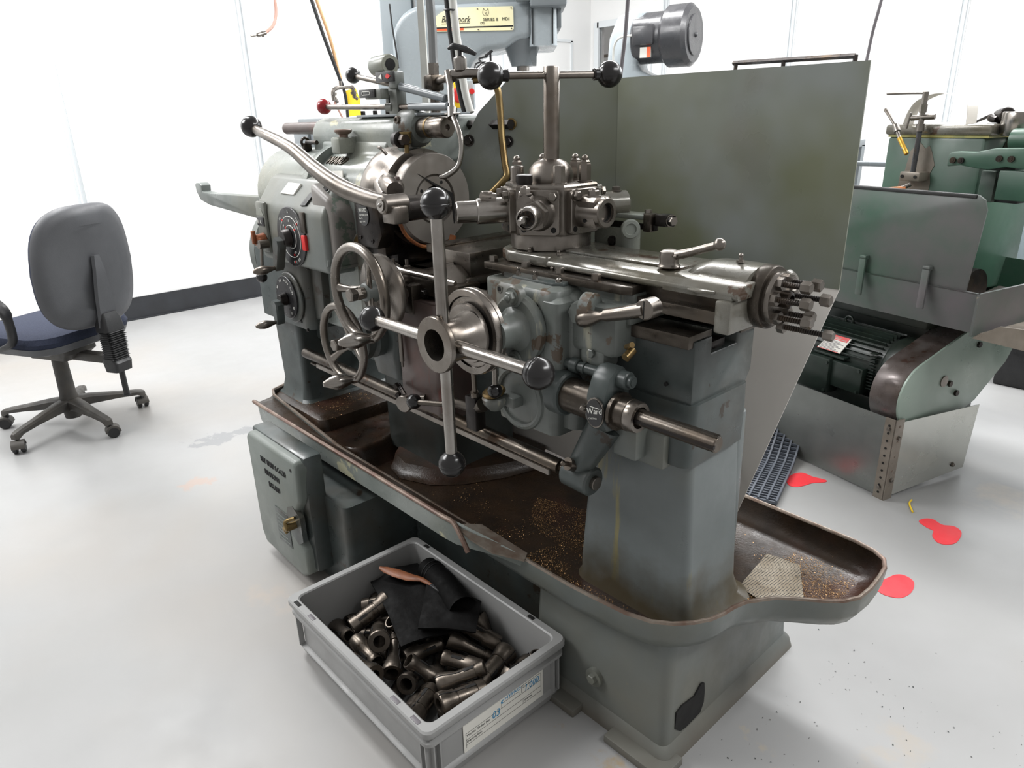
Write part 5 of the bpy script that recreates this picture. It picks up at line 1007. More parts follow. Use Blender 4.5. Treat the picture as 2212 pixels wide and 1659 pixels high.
def slit_mesh(kind):
    g = G(); r = (.0128, .0168, .0138)[kind]; rt = (.0208, .0227, .0172)[kind]
    for k_ in range(3):
        a = 2 * math.pi * k_ / 3 + .5; e = Vector((0, math.cos(a), math.sin(a))); s_ = Vector((0, -math.sin(a), math.cos(a)))
        def sl(x0, x1, w_, ra, rb):
            x0, x1, w_, ra, rb = x0 * 1.2, x1 * 1.2, w_ * 1.4, ra * 1.2 + .0003, rb * 1.2 + .0003
            g.loft([[Vector((x0, 0, 0)) + e * (ra - .002) - s_ * w_, Vector((x0, 0, 0)) + e * (ra - .002) + s_ * w_, Vector((x0, 0, 0)) + e * ra + s_ * w_, Vector((x0, 0, 0)) + e * ra - s_ * w_], [Vector((x1, 0, 0)) + e * (rb - .002) - s_ * w_, Vector((x1, 0, 0)) + e * (rb - .002) + s_ * w_, Vector((x1, 0, 0)) + e * rb + s_ * w_, Vector((x1, 0, 0)) + e * rb - s_ * w_]])
        sl(-.028, -.008, .0026, r + .0004, r + .0004); sl(-.010, .012, .0007, r + .0004, r + .0008)
        sl(.012, .0375 if kind != 2 else .034, .0007, r + .001, rt + .0002); sl(.036 if kind != 2 else .03, (.0473, .0473, .0355)[kind], .0007, rt, rt)
    return g
names = ['collet'] * 3
protos = []
for k_ in range(3):
    b = collet_mesh(k_).build('collet', 'collet'); s_ = slit_mesh(k_).build('slit', 'hole', None, smooth=0); protos.append((b.data, s_.data)); bpy.data.objects.remove(b); bpy.data.objects.remove(s_)
cm = [M['colletA'], M['colletB'], M['colletC']] if 'colletA' in M else None
SEEN = set()
for i, (k_, mt) in enumerate(COLLETS):
    o = bpy.data.objects.new('collet', protos[k_][0]); COL.objects.link(o)
    o.matrix_world = Matrix([mt[0:4], mt[4:8], mt[8:12], (0, 0, 0, 1)])
    s_ = bpy.data.objects.new('slit', protos[k_][1]); COL.objects.link(s_); s_.parent = o
    m_ = o.matrix_world; ax = m_.to_3x3().col[0].normalized(); px_, py_, pz_ = m_[0][3] + 1.5, m_[1][3] - .568, m_[2][3]
    kind = ('slim flared collet', 'thick collared collet', 'short collet')[k_]
    pose = 'upright' if abs(ax.z) > .75 else 'leaning' if abs(ax.z) > .4 else 'tilted' if abs(ax.z) > .12 else 'flat'
    lay = 'top' if pz_ > .072 else 'middle' if pz_ > .045 else 'bottom'
    col_ = ('at cabinet end', 'left of middle', 'right of middle', 'at labelled end')[min(3, int(px_ / .15))]
    row_ = ('by front wall', 'before centre', 'behind centre', 'by back wall')[min(3, int(py_ / .1))]
    ns = 'right' if ax.x > .5 else 'left' if ax.x < -.5 else 'rear' if ax.y > 0 else 'front'
    lab_ = '%s lying %s in %s layer %s %s, nose %s' % (kind, pose, lay, row_, col_, ns)
    if lab_ in SEEN: lab_ = lab_.replace('lying', 'paired')
    SEEN.add(lab_); tag(o, lab_, 'collet', 'collets in the grey crate')
# oily leather sheet with a cuff, and a wooden handled brush across it
def sheet(fn, nu, nv, th):
    g = G(); top = [[Vector(fn(i / nu, j / nv)) for j in range(nv + 1)] for i in range(nu + 1)]
    V = [[g.v(p) for p in r] for r in top]; W_ = [[g.v(p - Vector((0, 0, th))) for p in r] for r in top]
    for i in range(nu):
        for j in range(nv): g.face((V[i][j], V[i + 1][j], V[i + 1][j + 1], V[i][j + 1])); g.face((W_[i][j], W_[i][j + 1], W_[i + 1][j + 1], W_[i + 1][j]))
    for i in range(nu): g.face((V[i][0], W_[i][0], W_[i + 1][0], V[i + 1][0])); g.face((V[i][nv], V[i + 1][nv], W_[i + 1][nv], W_[i][nv]))
    for j in range(nv): g.face((V[0][j], V[0][j + 1], W_[0][j + 1], W_[0][j])); g.face((V[nu][j], W_[nu][j], W_[nu][j + 1], V[nu][j + 1]))
    return g
GL = thing('leather_apron', 'black oily folded leather sheet lying over the collets at the back of the crate', 'leather sheet', (-1.3, .85, .12))
def fn(u, v):
    a = Vector((-1.462, .79)).lerp(Vector((-1.205, .712)), u); b_ = Vector((-1.44, .93)).lerp(Vector((-1.13, .87)), u)
    p = a.lerp(b_, v); z = .122 + .014 * math.sin(u * 3.1) + .012 * math.sin(v * 3) + .010 * mn.noise(Vector((u * 3, v * 3, 2))) - .012 * max(0, u - .7) / .3
    return (p.x, p.y, z)
sheet(fn, 24, 16, .004).build('sheet', 'rubber', GL, smooth=60)
g = G(); g.tube([(-1.37, .915, .150), (-1.27, .90, .152), (-1.17, .875, .148)], [.030, .034, .036], 20, caps=False); g.build('rolled_cuff', 'rubber', GL)
g = G(); g.ring((-1.345, .912, .151), (.9, -.1, 0), .0322, .0015, 32, 6); g.build('seam', 'black', GL)
g = G(); g.ring((-1.33, .910, .151), (.9, -.1, 0), .0328, .0015, 32, 6); g.build('seam', 'black', GL)
def fn2(u, v):
    a = Vector((-1.31, .87)).lerp(Vector((-1.20, .76)), u); b_ = Vector((-1.15, .92)).lerp(Vector((-1.09, .85)), u); p = a.lerp(b_, v)
    return (p.x, p.y, .158 + .006 * math.sin(v * 3) - .018 * u + .006 * mn.noise(Vector((u * 4, v * 4, 5))))
sheet(fn2, 12, 10, .004).build('flap', 'rubber', GL, smooth=60)
bh = thing('brush', 'small brush with a worn orange-brown wooden handle resting on the black leather', 'brush', (-1.33, .86, .16))
g = G(); P_ = [(-1.452, .817), (-1.435, .824), (-1.40, .836), (-1.36, .850), (-1.33, .868), (-1.285, .872)]
W__ = [.004, .012, .017, .015, .008, .005]; rings = []
for (x, y), w_ in zip(P_, W__): rings.append([Vector((x, y, .157)) + Vector((-.35, .93, 0)) * w_ * math.cos(q) + Vector((0, 0, .005 * math.sin(q))) for q in [2 * math.pi * j / 12 for j in range(12)]])
g.loft(rings); g.build('handle', 'wood', bh)
g = G(); g.box(-1.29, -1.25, .862, .885, .150, .165, .003); g.build('bristle_head', 'black', bh)
# ================================================================ swivel chair
CH = thing('swivel_chair', 'charcoal office swivel chair with blue check seat, seen from behind at the left', 'chair', (-3.63, .545, 0), 208)
def hp(g, n, m, p=None, **k): return g.build(n, m, p or CH, world=False, **k)
# local frame: +x is the way the chair faces
for k_ in range(5):
    a = R(k_ * 72 + 23); d = Vector((math.cos(a), math.sin(a), 0)); s_ = Vector((-d.y, d.x, 0)); g = G(); rings = []
    for t, z0, z1, w_ in ((.02, .085, .135, .032), (.08, .088, .13, .027), (.2, .082, .108, .021), (.275, .074, .096, .019), (.30, .060, .090, .018), (.312, .062, .084, .012)):
        c_ = d * t; rings.append([c_ + s_ * w_ + Vector((0, 0, z0)), c_ + s_ * w_ + Vector((0, 0, z1 - .008)), c_ + s_ * w_ * .6 + Vector((0, 0, z1)), c_ - s_ * w_ * .6 + Vector((0, 0, z1)), c_ - s_ * w_ + Vector((0, 0, z1 - .008)), c_ - s_ * w_ + Vector((0, 0, z0))])
    g.loft(rings); hp(g, 'base_leg', 'chairb')
    c_ = d * .295; g = G(); b_ = R(k_ * 97 + 40); u = Vector((math.cos(b_), math.sin(b_), 0)); v_ = Vector((-u.y, u.x, 0)); cc = c_ + u * .012 + Vector((0, 0, .026))
    g.cyl(c_ + Vector((0, 0, .03)), c_ + Vector((0, 0, .075)), .008); ca = hp(g, 'castor', 'black')
    for q in (-1, 1): hp(G().cyl(cc + v_ * q * .006, cc + v_ * q * .024, .026, n=28, bev=.004), 'wheel', 'black', ca)
    g = G(); rings = [[cc + v_ * w_ + (u * math.cos(R(q)) + Vector((0, 0, math.sin(R(q))))) * r for q in range(0, 181, 20)] + [cc + v_ * w_ + (u * math.cos(R(q)) + Vector((0, 0, math.sin(R(q))))) * (r - .004) for q in range(180, -1, -20)] for w_, r in ((-.026, .026), (-.024, .031), (.024, .031), (.026, .026))]
    g.loft(rings); hp(g, 'castor_hood', 'chairb', ca)
g = G(); g.lathe([(.034, .04), (.036, .06), (.040, .13), (.034, .16), (.031, .30), (.031, .36)], (0, 0, 0), (0, 0, 1), 36); hp(g, 'gas_column', 'chairb')
g = G(); g.stack([(-.12, .10, -.06, .06, .335, .02), (-.16, .12, -.08, .08, .37, .02), (-.16, .12, -.08, .08, .405, .02)]); hp(g, 'seat_mechanism', 'chairb')
g = G(); secs = [(-.18, .18, -.18, .18, .395, .09), (-.235, .235, -.23, .23, .415, .1), (-.245, .25, -.24, .24, .445, .1)]; g.stack(secs, 8); hp(g, 'seat_pan', 'chairp')
g = G(); g.stack([(-.243, .248, -.238, .238, .443, .1), (-.248, .255, -.243, .243, .465, .1), (-.24, .25, -.235, .235, .487, .1), (-.20, .215, -.2, .2, .498, .09)], 8); hp(g, 'seat_cushion', 'fabric', label='blue check fabric seat')
# backrest: rounded slab leaning slightly back, width along local y, height along z
def backring(x, e):
    pts = []; W1, H0, H1 = .215, .50, .985
    n = 56
    for i in range(n):
        a = 2 * math.pi * i / n; ca_, sa = math.cos(a), math.sin(a); p_ = 3.4
        yy = math.copysign(abs(ca_) ** (2 / p_), ca_); zz = math.copysign(abs(sa) ** (2 / p_), sa)
        wv = (W1 - e) * (1 - .10 * (zz > 0) * zz - .03 * (zz < 0) * abs(zz)); z = (H0 + H1) / 2 + zz * ((H1 - H0) / 2 - e)
        lean = -.05 * ((z - .5) / .5) + .04 * (yy * yy)
        pts.append(Vector((-.30 + x + lean, yy * wv * 1.08, z * 1.04 - .02)))
    return pts
g = G(); g.loft([backring(-.042, .075), backring(-.038, .04), backring(-.028, .012), backring(-.008, 0), backring(.004, .0)]); bk = hp(g, 'back_shell', 'chairp', smooth=50)
g = G(); g.loft([backring(.004, .004), backring(.02, .006), backring(.035, .02), backring(.045, .06)]); hp(g, 'back_cushion', 'fabric', smooth=50, label='blue check fabric cushion')
g = G(); rings = []
for z, w_, x in ((.80, .012, -.371), (.74, .022, -.374), (.64, .034, -.368), (.54, .042, -.364), (.50, .044, -.361)): rings.append([Vector((x + .012, -w_ - .006, z)), Vector((x, -w_, z)), Vector((x, w_, z)), Vector((x + .012, w_ + .006, z))])
g.loft(rings); hp(g, 'spine_rib', 'chairp', smooth=60)
g = G(); g.stack([(-.385, -.315, -.042, .042, .30, .012), (-.39, -.31, -.045, .045, .34, .012), (-.375, -.315, -.045, .045, .36, .012)])
hp(g, 'back_bracket', 'black'); g = G(); g.stack([(-.385, -.32, -.05, .05, .48, .012), (-.38, -.315, -.045, .045, .53, .012), (-.37, -.32, -.038, .038, .56, .012)]); hp(g, 'back_bracket', 'black')
for i in range(14): hp(G().stack([(-.385 - .004 * (i % 2), -.32, -.044 - .0015 * i * .3, .044, .356 + i * .0092, .010), (-.378, -.325, -.040, .040, .3635 + i * .0092, .010)], 4), 'bellows_rib', 'black')
hp(G().box(-.34, -.10, -.025, .025, .33, .37, .008), 'back_arm', 'chairb')
hp(G().cyl((-.36, 0, .30), (-.36, 0, .185), .012).cyl((-.36, 0, .19), (-.36, 0, .183), .016), 'tension_rod', 'black')
hp(G().tube([(-.08, -.12, .385), (-.10, -.22, .40), (-.13, -.28, .40)] if False else [(-.12, -.05, .385), (-.14, -.16, .392), (-.15, -.215, .385)], [.006, .006, .010], 10), 'lever', 'black'); hp(G().cyl((-.28, -.05, .36), (-.28, -.10, .36), .028, n=9), 'knob', 'black')
for q in (-1, 1):
    g = G(); P_ = catmull([(.10, q * .255, .44), (.15, q * .275, .50), (.16, q * .285, .58), (.12, q * .288, .645), (.02, q * .288, .67), (-.08, q * .286, .668), (-.145, q * .284, .63), (-.155, q * .28, .56), (-.13, q * .27, .49), (-.06, q * .262, .455), (.0, q * .255, .44)], 5)
    rings = []
    for i, p in enumerate(P_):
        t = (P_[min(i + 1, len(P_) - 1)] - P_[max(i - 1, 0)]).normalized(); n_ = Vector((-t.z, 0, t.x)); wy = .022 if p.z > .6 else .017; tn = .011
        rings.append([p + n_ * tn * b_ + Vector((0, wy * a, 0)) for a, b_ in ((-1, -.5), (-.7, -1), (.7, -1), (1, -.5), (1, .5), (.7, 1), (-.7, 1), (-1, .5))])
    g.loft(rings); hp(g, 'armrest', 'black', smooth=50)
    hp(G().box(-.02, .10, q * .19 - .03, q * .19 + .03 + .0, .43, .442), 'arm_bracket', 'black')
# ================================================================ background machines
def bthing(*a, **k): return thing(*a, **k)
MO = (-2.9, 2.45)
ML = thing('milling_machine', 'pale blue-grey milling machine with cream name plate behind the lathe headstock', 'milling machine', (*MO, 0), 47)
def mp_(g, n, m, p=None, **k): return g.build(n, m, p or ML, world=False, **k)
# local: x right along the image, y away, z up; near face at y=0
g = G()
pr = [(-.40, .0), (-.40, 1.58)] + arc(-.235, 1.63, .165, 178, 96, 8) + [(.28, 1.80), (.28, 1.64), (.20, 1.632), (.16, 1.60), (.11, 1.594), (.05, 1.588), (.0, 1.56), (-.035, 1.50), (-.045, 1.42), (-.05, 1.30), (-.05, 0)]
g.prism(pr[::-1], 'Y', 0, .42, .03, 4); mp_(g, 'column', 'mill', smooth=45)
g = G(); g.stack([(.265, .40, -.01, .43, 1.602, .04), (.265, .40, -.01, .43, 1.95, .04)]); mp_(g, 'head', 'mill')
g = G(); g.box(-.28, .30, .02, .4, 1.74, 1.95, .03); mp_(g, 'ram', 'mill')
g = G(); g.box(.2755, .279, -.013, .0, 1.61, 1.9); mp_(g, 'head_joint', 'hole'); g = G(); g.box(.375, .379, -.014, .0, 1.61, 1.9); mp_(g, 'head_joint', 'hole')
g = G(); g.box(.27, .44, -.08, .2, 1.763, 1.9, .01); g.box(.20, .28, -.06, .0, 1.79, 1.9, .01); g.box(.40, .42, .02, .3, 1.68, 1.9, .004); mp_(g, 'motor_box', 'mill2')
g = G(); g.cyl((.23, .12, 1.64), (.23, .12, 1.52), .10, .055, n=36); g.cyl((.30, .13, 1.60), (.23, .13, 1.60), .08); mp_(g, 'quill_housing', 'mill2')
mp_(G().cyl((.232, .12, 1.53), (.232, .12, 1.40), .032, n=28), 'quill', 'bright')
g = G(); g.prism([(-.19, 1.676), (.186, 1.673), (.19, 1.68), (.19, 1.77), (.186, 1.776), (-.10, 1.776), (-.15, 1.76), (-.19, 1.735)], 'Y', -.006, .001); npz = mp_(g, 'name_plate', 'cream', label='cream machine name plate', smooth=0)
def mt_(s, size, x, z, m='ink', sh=0, sx=1): return text(s, size, (x, -.007, z), (1, 0, -.02), (0, 0, 1), m, npz, .0004, shear=sh, sx=sx, world=False)
mt_('Bridgepork', .040, -.155, 1.715, sh=.35, sx=.75); mt_('SERIES II', .020, .045, 1.716); mt_('MDI', .020, .135, 1.716); mt_('LTD.', .012, .03, 1.703)
for z0, z1, m_ in ((1.700, 1.7015, 'ink'), (1.692, 1.696, 'ink'), (1.6905, 1.692, 'ink')): mp_(G().box(-.185, .188, -.0072, -.006, z0 - .002, z1 - .002) if z0 < 1.699 else G().box(-.155, -.02, -.0072, -.006, 1.708, 1.7098), 'printed_line', m_, npz, smooth=0)
mp_(G().box(-.188, -.05, -.0071, -.006, 1.679, 1.688), 'printed_band', 'inkorange', npz, smooth=0)
# a small line drawing of an animal head above the words
g = G(); c_ = Vector((.058, -.0068, 1.752)); o_ = [(0, -.014), (.009, -.012), (.014, -.003), (.013, .006), (.012, .016), (.005, .009), (-.004, .010), (-.009, .018), (-.012, .008), (-.014, -.002), (-.009, -.011)]
g.tube([c_ + Vector((x, 0, z)) for x, z in o_ + o_[:1]], .0008, 6, 3)
for x, z in ((-.004, .001), (.005, .002)): g.sphere(c_ + Vector((x, 0, z)), .0012, 8, 6)
g.ring(c_ + Vector((.002, 0, -.005)), (0, 1, 0), .0035, .0007, 16, 5); mp_(g, 'pig_drawing', 'ink', npz)
for x, z in ((.18, 1.768), (.18, 1.68), (.02, 1.768), (.02, 1.68)): mp_(G().cyl((x, -.006, z), (x, -.009, z), .003, n=10), 'rivet', 'steel', npz)
g = G(); g.box(-.455, -.30, .05, .3, 1.0, 1.90, .008); g.box(-.49, -.38, .03, .3, .9, 1.52, .01); mp_(g, 'control_cabinet', 'mill')
mp_(G().tube([(-.395, -.01, 1.8), (-.39, -.01, 1.7), (-.38, -.01, 1.6), (-.375, -.01, 1.52)], .004, 8), 'cable', 'black')
g = G(); g.box(-.07, .0, -.22, -.12, 1.32, 1.45, .012); ye = mp_(g, 'isolator_box', 'mill'); g = G(); g.box(-.115, -.055, -.29, -.22, 1.33, 1.44, .01); mp_(g, 'isolator_plate', 'yellow', ye, label='yellow switch plate')
mp_(G().lathe([(.03, 0), (.034, .01), (.028, .03), (.0001, .032)], (-.07, -.28, 1.385), (.3, -1, 0), 28), 'isolator_knob', 'inkred', ye, label='red rotary switch knob'); mp_(G().cyl((-.01, -.22, 1.40), (-.01, -.25, 1.40), .012), 'stop_button', 'inkred', ye)
g = G(); g.tube([(.06, -.02, 1.56), (.02, -.04, 1.55), (.03, -.05, 1.53), (.0, -.06, 1.50), (-.02, -.06, 1.45)], .004, 8); g.box(.07, .08, -.03, -.02, 1.53, 1.585); g.box(.03, .085, -.03, -.02, 1.528, 1.538); g.tube([(.085, -.02, 1.585), (.05, -.03, 1.562)], .006, 8); g.tube([(.03, -.03, 1.535), (.0, -.05, 1.52), (-.005, -.05, 1.44)], .004, 8); mp_(g, 'coolant_bracket', 'black')
g = G(); g.box(-.45, .35, -.05, .55, 0, .12, .02); mp_(g, 'base', 'mill2')
g = G(); g.cyl((-.30, -.05, 1.30), (-.1, -.1, 1.30), .10, n=36); mp_(g, 'handwheel_guard', 'black') if False else None
# second machine: motor on a curved housing behind the guard
MH = thing('drill_press_head', 'grey machine head with round dark motor behind the chip guard', 'machine', (-3.1, 4.1, 0), 20)
def hh(g, n, m, p=None, **k): return g.build(n, m, p or MH, world=False, **k)
g = G(); g.cyl((-.08, .0, 1.73), (.12, -.02, 1.73), .15, n=48, bev=.01); g.cyl((.115, -.02, 1.73), (.29, -.04, 1.73), .18, n=56, bev=.024); g.cyl((.285, -.04, 1.73), (.297, -.041, 1.73), .118, n=40, bev=.003); g.sphere((.297, -.041, 1.73), .015)
mo = hh(g, 'motor', 'motor', label='dark grey fan-cooled motor', smooth=40)
g = G(); g.box(-.07, .07, -.185, -.09, 1.68, 1.80, .015); hh(g, 'terminal_box', 'motor', mo)
hh(G().box(-.02, .05, -.155, -.14, 1.61, 1.67), 'rating_plate', 'white', mo, smooth=0); hh(G().box(.025, .05, -.1555, -.15, 1.61, 1.67), 'rating_stripe', 'inkorange', mo, smooth=0)
g = G(); g.prism([(-.26, 1.3), (-.26, 1.62), (-.25, 1.74), (-.2, 1.86), (-.1, 1.90), (-.02, 1.90), (-.06, 1.55), (.06, 1.50), (.10, 1.3)][::-1], 'Y', -.10, .16, .03, 4); hh(g, 'belt_housing', 'mill'); g = G(); g.box(-.22, .1, -.08, .14, 0, 1.32, .02); hh(g, 'column', 'mill2')
hh(G().tube([(-.07, -.17, 1.74), (-.15, -.18, 1.73), (-.19, -.16, 1.68), (-.20, -.14, 1.6)], .007, 8), 'cable', 'palecond')
# long vertical cables and hoses (each its own thing)
def line(name, m, pts, r, label, cat, k=6, n=8):
    g = G(); g.tube(pts, r, n, k); return tag(g.build(name, m), label, cat)
def WP(px, py, X=None, Y=None):
    d = Vector(((px - 1106) / 1536, (py - 829.5) / 1536, 1)); d = RC.transposed() @ d
    t = X / d.x if X is not None else Y / d.y; q = d * t; return Vector((q.x, q.y, q.z + CAMZ))
line('hanging_cable', 'cable', [WP(1338, 190, Y=1.7), WP(1343, 140, Y=1.7), WP(1352, 60, Y=1.7), WP(1362, -90, Y=1.7)], .0055, 'grey cable rising behind the corner of the chip guard', 'cable')
line('hanging_cable', 'cable', [WP(1862, 160, Y=3.0), WP(1872, 130, Y=3.0), WP(1885, 70, Y=3.0), WP(1904, 0, Y=3.0), WP(1925, -90, Y=3.0)], .006, 'thin mauve cable rising behind the right end of the chip guard', 'cable')
line('steel_conduit', 'palecond', [(-1.725, 1.27, 1.30), (-1.72, 1.27, 1.40), (-1.715, 1.27, 2.6)], .0125, 'pale square conduit post rising behind the pipework', 'conduit', 1, 4)
line('flexible_conduit', 'conduit', [(-1.535, 1.165, 1.405), (-1.541, 1.166, 1.42), (-1.543, 1.17, 1.50), (-1.545, 1.17, 1.56), (-1.55, 1.17, 2.5)], .0115, 'dark grey flexible conduit beside the pale post', 'conduit')
g = G(); g.tube([(-1.53, 1.27, 1.30), (-1.552, 1.27, 1.361), (-1.57, 1.27, 1.466), (-1.582, 1.27, 1.567), (-1.64, 1.27, 2.2)], .010, 12); cb_ = g.build('coolant_conduit', 'palecond'); tag(cb_, 'pale conduit strapped to a dark hose behind the black valve handle', 'conduit')
g = G(); g.tube([(-1.547, 1.262, 1.30), (-1.567, 1.262, 1.361), (-1.586, 1.262, 1.466), (-1.598, 1.262, 1.567), (-1.656, 1.262, 2.2)], .006, 10); g.build('hose', 'black', cb_, world=False)
g = G(); g.ring((-1.588, 1.266, 1.545), (.1, 0, 1), .0155, .0025, 20, 6); g.build('strap', 'black', cb_, world=False)
# wall hose hanging at the left with quick coupler
XL = -5.3
pk = thing('air_hose', 'dull pink air hose hanging by the left wall with steel quick coupler', 'hose', WP(590, 0, X=XL))
g = G(); g.tube([WP(585, -90, X=XL), WP(594, 0, X=XL), WP(596, 30, X=XL), WP(590, 55, X=XL), WP(572, 72, X=XL)], .011, 10); g.build('hose', 'pinkhose', pk)
g = G(); g.cyl(WP(574, 71, X=XL), WP(556, 76, X=XL), .014, n=12); g.cyl(WP(556, 76, X=XL), WP(542, 78, X=XL), .006, n=10); g.cyl(WP(566, 68, X=XL), WP(569, 80, X=XL), .010, n=8); g.build('coupler', 'steel', pk)
XM = -4.2
ah = thing('air_drop', 'black and tan hoses dropping to a pipe manifold with yellow tag', 'hose', WP(735, 100, X=XM))
g = G(); g.tube([WP(655, -60, X=XM), WP(673, 0, X=XM), WP(700, 80, X=XM), WP(732, 165, X=XM), WP(742, 190, X=XM)], .011, 10); g.build('hose', 'black', ah)
g = G(); g.tube([WP(668, -60, X=XM), WP(684, 0, X=XM), WP(712, 80, X=XM), WP(733, 160, X=XM), WP(737, 172, X=XM)], .010, 10); g.build('hose', 'tanhose', ah, label='tan hose')
g = G(); g.tube([WP(735, 175, X=XM), WP(737, 190, X=XM)], .011, 10); g.tube([WP(722, 218, X=XM), WP(719, 200, X=XM), WP(724, 192, X=XM), WP(740, 188, X=XM), WP(760, 188, X=XM), WP(764, 200, X=XM), WP(766, 212, X=XM)], .0125, 10, 3); g.cyl(WP(721, 200, X=XM), WP(721, 206, X=XM), .018); g.cyl(WP(763, 198, X=XM), WP(764, 204, X=XM), .018); g.cyl(WP(723, 212, X=XM), WP(729, 222, X=XM), .012); g.cyl(WP(764, 208, X=XM), WP(772, 214, X=XM), .010); g.build('pipe_manifold', 'steel', ah)
g = G(); g.loft([[WP(x, y, X=XM - .05) for x, y in ((746, 196), (768, 190), (778, 215), (780, 250), (752, 252), (744, 220))], [WP(x, y, X=XM - .058) for x, y in ((746, 196), (768, 190), (778, 215), (780, 250), (752, 252), (744, 220))]]); g.build('tag', 'yellow', ah, label='yellow tag')
g = G(); g.tube([WP(742, 190, X=XM), WP(748, 220, X=XM), WP(752, 262, X=XM)], .010, 8); g.build('hose', 'black', ah); g = G(); g.tube([WP(722, 220, X=XM), WP(735, 245, X=XM), WP(745, 265, X=XM)], .006, 8); g.build('hose', 'pinkhose', ah)
# dark rail frame over the guard
RF = thing('rail_frame', 'low dark metal rail frame standing behind the chip guard', 'frame', (-2.1, 4.0, 1.5))
for a, b_ in (((-2.43, 4.0, 1.54), (-1.73, 4.0, 1.53)), ((-1.73, 4.0, 1.535), (-1.73, 4.0, 1.1)), ((-2.12, 4.0, 1.535), (-2.12, 4.0, 1.1)), ((-2.41, 4.0, 1.54), (-2.44, 4.0, 1.1))): G().cyl(a, b_, .013, n=4).build('rail', 'blued', RF)
G().box(-2.47, -1.70, 3.8, 4.2, 1.08, 1.12, .005).build('shelf', 'mill2', RF); G().cyl((-2.3, 4.0, 1.12), (-2.3, 4.0, 1.46), .07, .05).build('post', 'mill', RF)
for x in (-2.45, -1.72):
    for y in (3.82, 4.18): G().box(x - .02, x + .02, y - .02, y + .02, 0, 1.09).build('leg', 'mill2', RF)
# ---------------------------------------------------------------- green lathe at the right
GO = (-.746, 2.406)
GM = thing('green_lathe', 'green second-operation lathe with finned motor and belt guard at the right', 'lathe', (*GO, 0), -14.7)
def gp(g, n, m, p=None, **k): return g.build(n, m, p or GM, world=False, **k)
g = G(); g.box(-.75, -.16, .36, .75, .0, .64, .02); g.box(-.70, -.10, .24, .6, .55, .63, .01); gp(g, 'cabinet_base', 'green_dark')
g = G()
pr = [(.105, .735), (.12, .60), (.20, .58), (.75, .58), (.80, .72)]
g.prism([(.10, .745), (.105, .74), (.14, .61), (.70, .61), (.72, .75), (.715, .75), (.69, .62), (.145, .62), (.112, .745)], 'X', -.85, .125, .0); g.box(.12, .128, .1, .715, .61, .745); gp(g, 'coolant_pan', 'green_worn', smooth=0)
g = G(); g.prism([(-.9, .745), (.08, .745), (.095, .99), (.085, 1.02), (.065, 1.032), (-.9, 1.022)], 'Y', .105, .112, .001); pn = gp(g, 'splash_panel', 'green_worn', label='scuffed green splash panel hooked on the pan')
g = G(); g.box(-.9, .06, .100, .116, 1.022, 1.034, .003); gp(g, 'panel_edge', 'black', pn)
for u in (-.275, -.045): gp(G().box(u - .012, u + .012, .085, .094, .665, .80, .003).box(u - .012, u + .012, .085, .106, .79, .805, .003), 'hook', 'green_worn', pn)
g = G(); g.prism([(.125, .605), (.62, .605), (.62, .80), (.60, .80), (.60, .625), (.145, .625)], 'Y', .112, .70); g.prism([(.125, .605), (.62, .605), (.62, .70), (.20, .66)], 'Y', .105, .1125); g.prism([(.10, .605), (.62, .605), (.62, .80), (.10, .765)], 'Y', .70, .712); gp(g, 'pan_end', 'cabtop', smooth=0)
# motor with cooling fins
mc = Vector((0, .235, .395)); g = G(); g.cyl((-.62, mc.y, mc.z), (-.17, mc.y, mc.z), .105, n=48); g.lathe([(.108, 0), (.118, .015), (.118, .05), (.112, .075), (.075, .115), (.05, .125)], (-.175, mc.y, mc.z), (1, 0, 0), 48)
mo = gp(g, 'motor', 'green_dark', label='dark green finned electric motor', smooth=40)
for i in range(26):
    a = R(-60 + i * 9.6)
    if i in (9, 10, 11, 12) and False: continue
    d = Vector((0, -math.cos(a), math.sin(a))); s_ = Vector((0, math.sin(a), math.cos(a))); g = G()
    if 3 <= i <= 7: continue
    g.loft([[Vector((x, mc.y, mc.z)) + d * r_ + s_ * w_ for r_, w_ in ((.1, -.003), (.1, .003), (.121, .0015), (.121, -.0015))] for x in (-.62, -.19)]); gp(g, 'fin', 'green_dark', mo, smooth=0)
for i in range(12): gp(G().box(-.212 + 0, -.19, mc.y - .117, mc.y - .10, .325 + i * .012, .329 + i * .012), 'fin', 'green_dark', mo, smooth=0)
g = G(); g.box(-.36, -.215, .095, .15, .30, .40, .006); g.box(-.55, -.345, .08, .15, .265, .405, .008); tb = gp(g, 'terminal_box', 'green_dark', mo)
for x, z in ((-.355, .39), (-.355, .28), (-.228, .39), (-.228, .31)): gp(G().cyl((x, .095 if x > -.3 else .081, z), (x, .089 if x > -.3 else .075, z), .006, n=10), 'screw', 'green_dark', mo)
gp(G().box(-.435, -.30, .10, .145, .408, .418, .003), 'ledge', 'green_dark', mo)
g = G(); g.loft([[Vector(p) for p in ((-.43, .112, .425), (-.33, .112, .425), (-.315, .150, .478), (-.405, .150, .478))], [Vector(p) + Vector((0, -.003, .002)) for p in ((-.43, .112, .425), (-.33, .112, .425), (-.315, .150, .478), (-.405, .150, .478))]]); rp = gp(g, 'rating_plate', 'white', mo, smooth=0, label='white rating plate with red header')
def rq(u0, u1, t0, t1, m, nm):
    A0 = Vector((-.43, .109, .427)); U_ = Vector((.1, 0, 0)); T_ = Vector((.02, .038, .053)); n_ = Vector((0, -.0008, .0006))
    q = [A0 + U_ * u0 + T_ * t0, A0 + U_ * u1 + T_ * t0, A0 + U_ * u1 + T_ * t1, A0 + U_ * u0 + T_ * t1]; g = G(); g.loft([q, [p + n_ for p in q]]); gp(g, nm, m, mo, smooth=0)
rq(.0, .9, .72, 1.0, 'inkred', 'plate_header'); rq(.04, .6, .85, .9, 'white', 'plate_line'); rq(.2, .85, .77, .81, 'white', 'plate_line')
